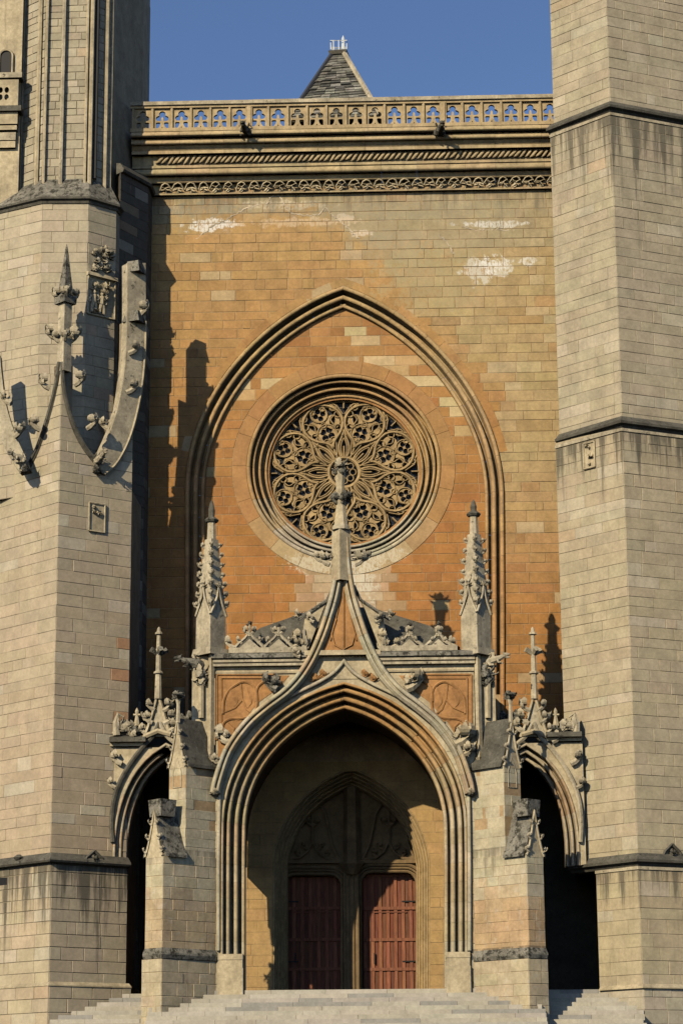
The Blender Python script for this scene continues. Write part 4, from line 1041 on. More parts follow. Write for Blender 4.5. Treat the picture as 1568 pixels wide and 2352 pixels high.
# ================================================================== PORCH
pr = thing('entrance_porch', 'projecting gothic porch with deep moulded arch, ogee gable and crocketed pinnacles before the doors', 'porch')
PC = 790.
def P2(lst, Y): return [XZ(x, y, Y) for x, y in lst]
def halfpath(l, Y, c=PC):   # left half in picture units, foot -> apex; mirrored
    return P2(l+[(2*c-x, y) for x, y in l[-2::-1]], Y)
ar_in = [(560, 2290), (560, 2100), (560, 1960)]+bez((561, 1890), (565, 1760), (660, 1655), (790, 1621), 18)
ar_out = [(506, 2290), (506, 2100), (505, 1900)]+bez((505, 1850), (520, 1735), (640, 1600), (790, 1570), 18)
IN = halfpath(ar_in, YF); frF = plane_frame(YF)
AW = .74
floor_z = ZFL
PS = Stones(pr, M_PORCH)
X0, X1 = Xp(493, YF), Xp(1093, YF); ZT = Zp(1530, YF)
def pcol(p):
    x, y = proj(p); o = cl((y-2000)/80+noise.noise(Vector((p[0]*.7, p[2]*.7, 1)))*.8)*cl((2195-y)/20)
    c = lerp((.54, .465, .31), (.50, .34, .18), .75*o)
    if y > 2195: c = (.45, .375, .25)
    return jit(c, .06, .02)
OUTm = offs(IN, .70)
poly_m = OUTm+[(OUTm[-1][0], floor_z-3), (OUTm[0][0], floor_z-3)]
# wall core, front masonry
OUTb = offs(IN, .69)
m = MB(); slab(m, [[(X0, floor_z-1.5), (X0, ZT), (X1, ZT), (X1, floor_z-1.5), (OUTb[-1][0], floor_z-1.5)]+OUTb[::-1][1:-1]+[(OUTb[0][0], floor_z-1.5)]], frF, .0, .95)
m.build('porch_wall_core', M_PORCHC if False else M_BEIGE, pr)
masonry(PS, frF, rows_between(floor_z-.9, Zp(1700, YF), .40, .04), lambda z: sub_iv([(X0, X1)], inside_iv(poly_m, z)), pcol, .3, .7, gap=.006, proud=.012)
# arch mouldings: deep orders
D = .78
pf = [(0, .98), (0, .74)]+roll(.07, .64, .065)+[(.14, .82), (.20, .84), (.22, .56)]+roll(.30, .42, .075)+[(.38, .62), (.45, .62), (.47, .30)]+roll(.545, .18, .07)+[(.62, .36), (.66, .34), (.67, .04)]+roll(.72, -.03, .045)+[(.77, .0), (.77, .3)]
def pcolarch(x, y, z):
    px, py = proj((x, y, z)); t = rnd.random()
    c = lerp((.50, .34, .16), (.49, .27, .10), t)
    if py > 2180: c = (.48, .40, .27)
    elif py > 1780: c = lerp((.50, .37, .20), (.52, .43, .28), t)
    if 1020 < px and py < 1900: c = lerp(c, (.50, .36, .19), .6)
    return jit(c, .08, .03)
voussoirs(IN, pf, frF, M_MOULD, pr, pcolarch, L=.62, gap=.003)
# plinths of the jambs
for sg in (-1, 1):
    xa, xb = (502, 556) if sg < 0 else (1026, 1078); a = Xp(xa, YF-.06, 2230); b = Xp(xb, YF-.06, 2230)
    for (y0, y1, e) in ((2190, 2203, .05), (2203, 2222, .03), (2222, 2272, .07)):
        box('jamb_plinth', (a-e*.5, YF-.10-e, Zp(y1, YF-.1)-(.2 if y1 > 2260 else 0)), (b+e*.5, YF+.8, Zp(y0, YF-.1)), M_PORCHB if False else M_BEIGE, pr)
# ogee inner hood
oh = [(502, 2185), (502, 2000), (503, 1900), (505, 1800)]+smooth_path([(512, 1770), (548, 1706), (600, 1650), (665, 1602), (725, 1572), (765, 1548), (790, 1520)], 5)
OH = halfpath(oh, YF); voussoirs(OH, [(-.07, .1), (-.07, -.05)]+roll(0, -.10, .06)+[(.07, -.05), (.07, .1)], frF, M_GREYC if False else M_MOULD, pr, lambda x, y, z: jit((.53, .46, .32), .08), name='hood_moulding', L=.8, gap=.003)
# gable ribs
gb = [(493, 1822), (499, 1792), (524, 1722), (567, 1662), (612, 1622), (657, 1588), (690, 1552), (716, 1510), (738, 1460), (755, 1410), (767, 1368), (776, 1320), (781, 1275), (783, 1235)]
gsm = smooth_path(gb, 4); YG = YF-.30; frG = plane_frame(YG)
GL = P2(gsm, YG); GR = P2([(2*787-x, y) for x, y in gsm], YG)
gprof = [(-.20, .45), (-.20, .05), (-.15, -.02)]+roll(-.09, -.03, .05)+[(-.03, .04), (.01, .04)]+roll(.07, -.06, .07)+[(.15, .02), (.17, .08), (.17, .45)]
for path, pf_ in ((GL, gprof), (GR, [(-a, b) for a, b in gprof])):
    voussoirs(path, pf_, frG, M_MOULD, pr, lambda x, y, z: jit(rnd.choice([(.54, .46, .31), (.50, .44, .31), (.52, .40, .24)]), .09), name='gable_rib', L=.7, gap=.003)
# orange triangular panel between the ribs above the cornice
tri = [(722, 1497), (852, 1497), (826, 1430), (808, 1380), (796, 1325), (789, 1290), (781, 1325), (768, 1380), (750, 1430)]
m = MB(); slab(m, [P2(tri, YG+.14)], plane_frame(YG+.14), 0, .3); m.build('gable_panel', M_ORANGE, pr)
m = MB(); q = lambda x, y: (Xp(x, YG, y), YG+.11, Zp(y, YG, x))
tube(m, [q(788, 1300), q(788, 1400), q(788, 1495)], .035, 5)
for s in (-1, 1): tube(m, [q(788, 1490), q(788+s*20, 1480), q(788+s*27, 1455), q(788+s*16, 1420)], .028, 5); tube(m, [q(788+s*4, 1345), q(788+s*13, 1400), q(788+s*30, 1470)], .025, 5)
m.build('panel_rib', M_ORANGE, pr)
# central stalk and finial in front of the rose
def vert(x, y, Y=None): return Vector((Xp(x, YG, 1250), YG-.02, Zp(y, YG, x)))
xs = Xp(783, YG, 1200); m = MB()
frus(m, xs, YG+.02, Zp(1335, YG), Zp(1216, YG), .50, .44, R(38), 4); m.build('gable_stalk', M_BEIGE, pr)
m = MB(); zq = lambda y: Zp(y, YG)
tube(m, [(xs, YG, zq(1222)), (xs, YG, zq(1218)), (xs, YG, zq(1210)), (xs, YG, zq(1203))], [.18, .32, .31, .20], 8); m.build('finial_ring', M_GREYST, pr)
m = MB(); tube(m, [(xs, YG, zq(1207)), (xs, YG, zq(1185)), (xs, YG, zq(1160)), (xs, YG, zq(1145))], [.25, .20, .17, .19], 8); m.build('finial_knop', M_BEIGE, pr)
m = MB(); tube(m, [(xs-.02, YG, zq(1150)), (xs-.02, YG, zq(1118)), (xs, YG, zq(1080)), (xs, YG, zq(1078))], [.17, .15, .20, .08], 8); m.build('finial_shaft', M_BEIGE, pr)
inst('leaf_knob', LEAVES[2], M_DARKST, pr, (xs+.2, YG-.05, zq(1142)), (.42, .36, .30))
inst('leaf_knob', LEAVES[0], M_GREYST, pr, (xs, YG, zq(1068)), (.46, .46, .34))
for e in range(4): crocket(pr, (xs+.08*math.cos(e*1.57+.4), YG+.08*math.sin(e*1.57+.4), zq(1088)), .27, e*1.57+.4, M_LICHEN)
for e in range(4):
    a = R(25)+e*math.pi/2; crocket(pr, (xs+.1*math.cos(a), YG+.1*math.sin(a), zq(1150)), .36, a, M_LICHEN)
for (x, y, s, rz) in ((752, 1280, .42, R(175)), (820, 1278, .46, R(-5)), (735, 1275, .3, R(180)), (838, 1272, .3, 0)):
    inst('leaf_knob', rnd.choice(LEAVES), M_GREYST, pr, at(x, y, YG), s*.62); crocket(pr, at(x, y+6, YG), s, rz, M_GREYST)
for x_ in (494, 1080): inst('leaf_knob', LEAVES[1], M_GREYST, pr, at(x_, 1822, YG), (.34, .3, .26))
# crockets on the gable
for (x, y, s, a, mt) in ((632, 1568, .55, R(150), M_LICHEN), (520, 1690, .50, R(165), M_GREYST), (500, 1745, .30, R(180), M_GREYST), (938, 1566, .62, R(20), M_BEIGE), (1052, 1690, .68, R(10), M_BEIGE), (1068, 1722, .40, R(0), M_BEIGE), (686, 1500, .3, R(170), M_GREYST), (718, 1420, .28, R(165), M_GREYST), (865, 1420, .32, R(15), M_GREYST)):
    crocket(pr, at(x, y, YG), s*1.1, a, mt); inst('leaf_knob', rnd.choice(LEAVES), mt, pr, at(x, y, YG-.05), s*.6)
# small leaf sprays between hood and gable
for (x, y) in ((742, 1550), (838, 1550), (725, 1558), (856, 1560)): inst('leaf_knob', rnd.choice(LEAVES), M_ORANGE, pr, at(x, y, YF-.06), (.34, .14, .26))
# porch cornice
def pband(pts, mat, name, xa, xb, depth=.6):
    prof = [(d, Zp(y, YF+d)) for y, d in pts]; ring = [(depth, prof[0][1])]+prof+[(depth, prof[-1][1])]; k = len(ring)
    for a, b in ((xa, 705), (868, xb)) if name != 'panel_frame' else ((xa, xb),):
        x0, x1 = Xp(a, YF, 1510), Xp(b, YF, 1510); x = x0
        while x < x1-.01:
            w = min(rnd.uniform(1, 1.7), x1-x); 
            if x1-x-w < .4: w = x1-x
            mm = MB(); e = rnd.uniform(-.005, .005)
            vv = [(x+.003, YF+d+e, z) for d, z in ring]+[(x+w-.003, YF+d+e, z) for d, z in ring]
            mm.add(vv, [(i, i+1, k+i+1, k+i) for i in range(k-1)]+[tuple(range(k))[::-1], tuple(range(k, 2*k))]); mm.build(name, mat, pr); x += w
pband([(1497, -.10), (1499, -.30), (1508, -.30), (1511, -.24)], M_LICHEN, 'cornice_slab', 486, 1094)
pband([(1511, -.22), (1512, -.20)]+[(1514, -.24), (1518, -.24), (1520, -.14), (1522, -.20), (1527, -.20), (1529, -.08), (1530, -.04)], M_GREYST, 'cornice_moulding', 490, 1090)
pband([(1530, -.02), (1538, -.02), (1541, -.08), (1545, -.06), (1547, .0)], M_BEIGE, 'frieze', 490, 1088)
box('gable_cornice', (Xp(700, YF, 1500), YF-.30, Zp(1508, YF)), (Xp(874, YF, 1500), YF+.5, Zp(1497, YF)), M_BEIGE, pr)
box('gable_ground', (Xp(695, YF, 1500), YF-.03, Zp(1560, YF)), (Xp(880, YF, 1500), YF+.5, Zp(1506, YF)), M_BEIGE, pr)
# spandrel panels with leaf-shaped tracery
for sg in (-1, 1):
    f = (lambda x: x) if sg < 0 else (lambda x: 2*PC-x)
    q = lambda x, y, d=-.03: (Xp(f(x), YF, y), YF+d, Zp(y, YF, f(x)))
    m = MB(); poly = [(500, 1552), (664, 1552), (640, 1580), (596, 1612), (552, 1660), (520, 1712), (500, 1760)]
    pp = [XZ(f(x), y, YF) for x, y in poly]
    slab(m, [pp if sg > 0 else pp], frF, -.016, .02); m.build('spandrel_panel', M_ORANGE, pr)
    m = MB()
    for a, b in (((498, 1550), (498, 1700)), ((498, 1550), (628, 1550)), ((508, 1558), (508, 1690)), ((508, 1558), (625, 1558)), ((628, 1558), (628, 1585))): tube(m, [q(*a), q(*b)], .038, 5)
    m.build('panel_frame', M_ORANGE, pr)
    for lf in ([(512, 1640), (514, 1608), (530, 1582), (560, 1566), (584, 1580), (590, 1610), (584, 1640), (560, 1660)], [(588, 1612), (590, 1582), (606, 1566), (626, 1562)], [(512, 1690), (512, 1664), (528, 1652), (556, 1650), (580, 1644)], ):
        m = MB(); tube(m, [q(x, y) for x, y in smooth_path(lf, 5)], .05, 6); m.build('leaf_tracery', M_ORANGE, pr)
    m = MB()
    for ln in ([(553, 1572), (556, 1605), (566, 1630), (584, 1644)], [(556, 1608), (540, 1626), (516, 1636)], [(526, 1660), (538, 1672), (534, 1690)]): tube(m, [q(x, y, -.025) for x, y in ln], .034, 5)
    m.build('leaf_rib', M_ORANGE, pr)
    # sculpted swell inside the leaf
    inst('leaf_swell', SWELL, M_ORANGE, pr, q(536, 1602, .0), (.62, .10, .75)); inst('leaf_swell', SWELL, M_ORANGE, pr, q(572, 1600, .0), (.45, .10, .75)); inst('leaf_swell', SWELL, M_ORANGE, pr, q(548, 1646, .0), (.7, .10, .3))
# thin corner shafts
for x in (485, 1098):
    p = at(x, 1600, YF-.12); m = MB(); frus(m, p.x, YF-.12, Zp(1745, YF, x), Zp(1470, YF, x), .15, .15, R(45)); frus(m, p.x, YF-.12, Zp(1752, YF, x), Zp(1742, YF, x), .05, .22, R(45)); m.build('corner_shaft', M_BEIGE, pr)
# corner piers behind the shafts
for sg in (-1, 1):
    f = (lambda x: x) if sg < 0 else (lambda x: 2*PC+2-x)
    a, b = sorted((Xp(f(441), YF+.35), Xp(f(487), YF+.35)))
    m = MB(); m.box((a, YF+.05, Zp(1780, YF)), (b, YF+.95, Zp(1502, YF))); m.build('corner_pier', M_BEIGE, pr)
    m = MB(); tube(m, [at(f(462), 1545, YF-.02), at(f(462), 1650, YF-.02)], .10, 6); m.build('pier_shaft', M_BEIGE, pr)
# pinnacles
pinnacle(pr, 484, 1152, 1200, 1240, 1400, 1500, YF+.18, .72, .32, M_GREYST, rowsn=7, mat2=M_GREYST)
pinnacle(pr, 1094, 1150, 1186, 1228, 1396, 1500, YF+.18, .72, .32, M_GREYST, rowsn=7, mat2=M_GREYST)
for x in (484, 1094):
    for z_ in (1500, 1492): pass
    p = at(x, 1500, YF+.18); m = MB(); frus(m, p.x, YF+.18, Zp(1506, YF, x), Zp(1490, YF, x), .92, .84, R(-42)); m.build('pinnacle_base', M_GREYST, pr)
gargoyle('gargoyle', pr, at(462, 1524, YF+.1), (-1, -.35, .04), .92, M_LICHEN, 'dark lichen-covered beast stretching left from the porch corner')
gargoyle('gargoyle', pr, at(1115, 1522, YF+.1), (1, -.35, .16), .85, M_GREYST, 'pale broken beast stretching right from the porch corner')
for x, mt in ((462, M_GREYST), (1118, M_LICHEN)): inst('leaf_knob', LEAVES[0], mt, pr, at(x, 1550, YF-.05), .5); inst('leaf_knob', LEAVES[3], mt, pr, at(x+4, 1568, YF-.05), .36)
# openwork parapet
for sg in (-1, 1):
    f = (lambda x: x) if sg < 0 else (lambda x: 2*PC+0-x)
    YP = YF-.05; q = lambda x, y: Vector((Xp(f(x), YP, y), YP, Zp(y, YP, f(x))))
    a, b = sorted((Xp(f(524), YP), Xp(f(706), YP))); box('parapet_base', (a, YP-.10, Zp(1498, YP)), (b, YP+.12, Zp(1486, YP)), M_GREYST, pr)
    for cx_, h_ in ((573, 1432), (640, 1436)):
        m = MB()
        for s in (-1, 1): tube(m, [q(cx_+s*33, 1488), q(cx_+s*24, 1478), q(cx_+s*10, 1466), q(cx_, 1452)], [.07, .06, .055, .04], 5)
        slab(m, [[(q(cx_-24, 1488).x, q(cx_, 1489).z), (q(cx_+24, 1488).x, q(cx_, 1489).z), (q(cx_, 1488).x, q(cx_, 1468).z)]], plane_frame(YP), -.02, .06)
        tube(m, [q(cx_, 1462), q(cx_, h_+6), q(cx_, h_)], [.06, .05, .02], 6); m.build('parapet_gablet', M_GREYST, pr)
        for s in (-1, 1): crocket(pr, q(cx_+s*3, 1450), .26, 0 if s > 0 else math.pi, M_GREYST)
        inst('leaf_knob', rnd.choice(LEAVES), M_DARKST, pr, q(cx_, h_+2), .17)
        crocket(pr, q(cx_-20, 1472), .22, math.pi, M_GREYST); crocket(pr, q(cx_+20, 1472), .22, 0, M_GREYST)
    crocket(pr, q(534, 1478), .36, math.pi, M_GREYST); crocket(pr, q(692, 1465), .42, math.pi, M_BEIGE); crocket(pr, q(676, 1478), .3, 0, M_BEIGE)
    inst('leaf_knob', LEAVES[4], M_GREYST, pr, q(700, 1478), (.3, .2, .7)); inst('leaf_knob', LEAVES[4], M_GREYST, pr, q(683, 1412), .26)
    # wing of the gable
    wg = [(706, 1495), (742, 1400), (752, 1380), (728, 1396), (700, 1420), (694, 1460)]
    pw = [XZ(f(x), y, YG+.25) for x, y in wg]; m = MB(); slab(m, [pw], plane_frame(YG+.25), 0, .25); m.build('gable_wing', M_BEIGE, pr)
    m = MB(); tube(m, [at(f(x), y, YG+.22) for x, y in ((768, 1345), (752, 1378), (728, 1394), (696, 1416), (684, 1424))], .06, 5); m.build('wing_coping', M_LICHEN, pr)
# porch roof: hipped, dark
zr0 = Zp(1492, YF+.5); zr1 = zr0+1.5
xa, xb = Xp(528, YF+.4, 1490), Xp(1056, YF+.4, 1490); xm = Xp(787, YF, 1490)
m = MB(); m.add([(xa, YF+.35, zr0), (xb, YF+.35, zr0), (xb, -.05+.45, zr0), (xa, .40, zr0), (xm-.9, YF+1.3, zr0+1.62), (xm+.9, YF+1.3, zr0+1.62), (xm+.9, .40, zr0+1.62), (xm-.9, .40, zr0+1.62), (xa+1.0, YF+.7, zr0+.82), (xb-1.0, YF+.7, zr0+.82), (xb-1.0, .4, zr0+.82), (xa+1.0, .4, zr0+.82)],
      [(0, 1, 9, 8), (8, 9, 5, 4), (1, 2, 10, 9), (9, 10, 6, 5), (3, 0, 8, 11), (11, 8, 4, 7), (0, 3, 2, 1), (2, 3, 11, 10), (10, 11, 7, 6)])
m.build('porch_roof', M_DARKST, pr)
box('porch_ceiling', (X0, YF+.9, Zp(1545, YF)), (X1, .4, zr0), M_DEEP, pr)
# barrel vault inside the porch
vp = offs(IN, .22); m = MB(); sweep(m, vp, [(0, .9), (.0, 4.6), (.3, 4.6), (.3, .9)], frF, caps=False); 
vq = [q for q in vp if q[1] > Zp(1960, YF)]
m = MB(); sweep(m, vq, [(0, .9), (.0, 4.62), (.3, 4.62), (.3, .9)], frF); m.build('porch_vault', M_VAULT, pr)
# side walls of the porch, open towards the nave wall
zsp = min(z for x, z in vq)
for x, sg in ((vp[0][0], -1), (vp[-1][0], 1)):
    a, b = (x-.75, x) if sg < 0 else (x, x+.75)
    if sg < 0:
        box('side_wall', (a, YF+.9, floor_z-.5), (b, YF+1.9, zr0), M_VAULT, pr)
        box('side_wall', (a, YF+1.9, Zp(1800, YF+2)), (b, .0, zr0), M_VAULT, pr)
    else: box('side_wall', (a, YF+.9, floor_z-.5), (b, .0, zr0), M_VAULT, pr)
PS.flush(200)

# ---- diagonal buttresses
def sbox(m, fr, u0, u1, z0, z1, d0, d1): 
    v = [fr(u, z, d) for u, z, d in ((u0, z0, d0), (u1, z0, d0), (u1, z1, d0), (u0, z1, d0), (u0, z0, d1), (u1, z0, d1), (u1, z1, d1), (u0, z1, d1))]
    m.add(v, [(0, 1, 2, 3), (5, 4, 7, 6), (0, 4, 5, 1), (1, 5, 6, 2), (2, 6, 7, 3), (3, 7, 4, 0)])
def buttress(sg):
    f = (lambda x: x) if sg < 0 else (lambda x: 1584-x)
    bt = thing('diagonal_buttress', ('stepped diagonal buttress with two stone-roofed gablets at the left corner of the porch' if sg < 0 else 'stepped diagonal buttress with two stone-roofed gablets at the right corner of the porch'), 'buttress', 'diagonal buttresses of the porch')
    S = Stones(bt, M_PORCH)
    def plan(xb, xc, yref, dy, dc, e=0):
        A = edge(f(496), yref, YF-.0); B = edge(f(xb), yref, YF-dy); C = edge(f(xc), yref, YF-dy+dc)
        D_ = (A[0]+C[0]-B[0], A[1]+C[1]-B[1]); return A, B, C, D_
    def stage(A, B, C, D_, z0, z1, colf, ws=(.45, .95), prd=.010, gp=.007):
        m = MB(); pts = [A, B, C, D_]; prism(m, pts if sg > 0 else pts[::-1], z0, z1); m.build('buttress_core', M_MORTAR, bt)
        rws = rows_between(z0, z1, .36, .06)
        for p, q in (((C, B), (B, A)) if sg < 0 else ((A, B), (B, C))):
            fr, L = face_frame(p, q); masonry(S, fr, rws, lambda z, L=L: [(0, L)], colf, *ws, proud=prd, gap=gp, ext=(0, prd-.002) if p in (C, A) and q == B else (0, 0))
    def saddle(A, B, C, D_, ze, zr, over, mat):
        """gabled stone roof along the buttress: ridge from the end face back"""
        mid = lambda p, q: ((p[0]+q[0])/2, (p[1]+q[1])/2)
        ax = Vector((B[0]-A[0], B[1]-A[1])).normalized(); bx = Vector((C[0]-B[0], C[1]-B[1])).normalized()
        B2 = Vector(B)-bx*over; A2 = Vector(A)-bx*over; C2 = Vector(C)+bx*over; D2 = Vector(D_)+bx*over
        Mf = (Vector(B)+Vector(C))/2-ax*.0; Mb = (Vector(A)+Vector(D_))/2
        th = .10
        for (e0, e1) in ((B2, A2), (C2, D2)):
            m = MB(); n = 5; v = []
            for t in [i/n for i in range(n+1)]:
                k = t; sag = -.10*math.sin(math.pi*t)
                p0 = e0.lerp(Mf, k); p1 = e1.lerp(Mb, k); z = ze+(zr-ze)*(t**1.15)+sag
                v += [(p0.x, p0.y, z), (p1.x, p1.y, z), (p1.x, p1.y, z-th), (p0.x, p0.y, z-th)]
            fc = [(i*4+a, i*4+b, (i+1)*4+b, (i+1)*4+a) for i in range(n) for a, b in ((0, 1), (1, 2), (2, 3), (3, 0))]+[(0, 1, 2, 3), tuple(n*4+i for i in range(4))]
            m.add(v, fc); m.build('weathering_slab', mat, bt)
        # gabled end face
        m = MB(); e = ax*.015; n = 6; pts = []
        for i in range(n+1): t = i/n; pts.append((Vector(B).lerp(Mf, t), ze-.12+(zr-ze)*(t**1.15)-.10*math.sin(math.pi*t)))
        for i in range(n-1, -1, -1): t = i/n; pts.append((Vector(C).lerp(Mf, t), ze-.12+(zr-ze)*(t**1.15)-.10*math.sin(math.pi*t)))
        v = [(p.x+e.x, p.y+e.y, z) for p, z in pts]+[(p.x-ax.x*.4, p.y-ax.y*.4, z) for p, z in pts]; k = len(pts)
        m.add(v, [tuple(range(k)), tuple(range(k, 2*k))[::-1]]+[(i, (i+1) % k, k+(i+1) % k, k+i) for i in range(k)])
        m.build('gablet_face', M_BEIGE, bt)
        m = MB(); tube(m, [(p.x+e.x*2, p.y+e.y*2, z+.05) for p, z in pts], .045, 5); m.build('gablet_coping', M_BEIGE, bt)
        for t, s in ((.15, .24), (.45, .24), (.75, .22)):
            for Q, dr in ((B, -1), (C, 1)):
                p = Vector(Q).lerp(Mf, t); z = ze-.05+(zr-ze)*(t**1.15); a = math.atan2(bx.y*dr, bx.x*dr)
                crocket(bt, (p.x+ax.x*.05, p.y+ax.y*.05, z), s*.78, a, M_GREYST)
        return Mf, Mb, zr
    zfl = floor_z-1.6; zb = Zp(2188, YF-1.3, f(400)); z1 = Zp(1962, YF-1.3, f(400)); z1r = Zp(1858, YF-1.3, f(380)); z2 = Zp(1757, YF-.7, f(440)); z2r = Zp(1650, YF-.7, f(410))
    pB = plan(370, 325, 2260, 1.62, .52); p1 = plan(373, 334, 2080, 1.55, .47); p2 = plan(426, 388, 1850, .92, .47)
    stage(*pB, zfl, zb-.22, lambda p: jit((.51, .42, .275), .06, .02), (.5, 1.3))
    def c1(p):
        x, y = proj(p); o = cl((y-2030)/60+rnd.uniform(-.4, .4)); return jit(lerp((.54, .465, .31), (.50, .33, .175) if sg > 0 else (.50, .375, .225), o*.85), .05, .02)
    stage(*p1, zb, z1, c1); stage(*p2, z1-.1, z2, lambda p: jit((.53, .46, .31), .04, .02), gp=.003, prd=.005)
    A, B, C, D_ = pB; rim = [C, B, A] if sg < 0 else [A, B, C]
    A1 = p1; rim1 = [A1[2], A1[1], A1[0]] if sg < 0 else [A1[0], A1[1], A1[2]]
    m = MB(); ledge(m, rim1, [(-.1, zb+.16), (.01, zb+.14), (.10, zb-.02), (.11, zb-.08), (.07, zb-.20), (.05, zb-.22), (-.1, zb-.22)]); m.build('base_moulding', M_LICHEN, bt)
    q1 = Vector(p1[1]); q0 = Vector(p1[0]); tt = (q1-Vector(p2[1])).length/(q1-q0).length*.98
    As = q1.lerp(q0, tt); Ds = Vector(p1[2])+(As-q1)
    saddle(tuple(As), p1[1], p1[2], tuple(Ds), z1, z1r, .12, M_LICHEN)
    # block that crowns the lower gablet
    Mf = (Vector(p1[1])+Vector(p1[2]))/2; ax = Vector((p1[1][0]-p1[0][0], p1[1][1]-p1[0][1])).normalized(); cpt = Mf-ax*.30
    m = MB(); frus(m, cpt.x, cpt.y, z1r-.25, Zp(1838, YF-1.3, f(375))+.02, .58, .66, math.atan2(ax.y, ax.x)+math.pi/2); m.build('crowning_block', M_LICHEN, bt)
    saddle(*p2, z2, z2r, .12, M_DARKST)
    # thin shaft rising from the upper gablet
    Mf = (Vector(p2[1])+Vector(p2[2]))/2; m = MB(); tube(m, [(Mf.x, Mf.y, z2r-.15), (Mf.x, Mf.y, z2r+.45), (Mf.x, Mf.y, z2r+.62)], [.08, .06, .10], 6); m.build('gablet_shaft', M_GREYST, bt)
    inst('leaf_knob', LEAVES[2], M_LICHEN, bt, (Mf.x, Mf.y, z2r+.72), (.42, .42, .26))
    # blind lancet scratched in the end face
    fr, L = face_frame(*((p2[2], p2[1]) if sg < 0 else (p2[1], p2[2]))); m = MB(); zz_ = z2-.75
    tube(m, [fr(u, z, -.012) for u, z in ((L*.25, zz_), (L*.25, zz_+.5), (L*.5, zz_+1.0), (L*.75, zz_+.5), (L*.75, zz_), (L*.25, zz_))], .018, 4); m.build('blind_lancet', M_GREYST, bt)
    S.flush()
    return bt
buttress(-1); buttress(1)

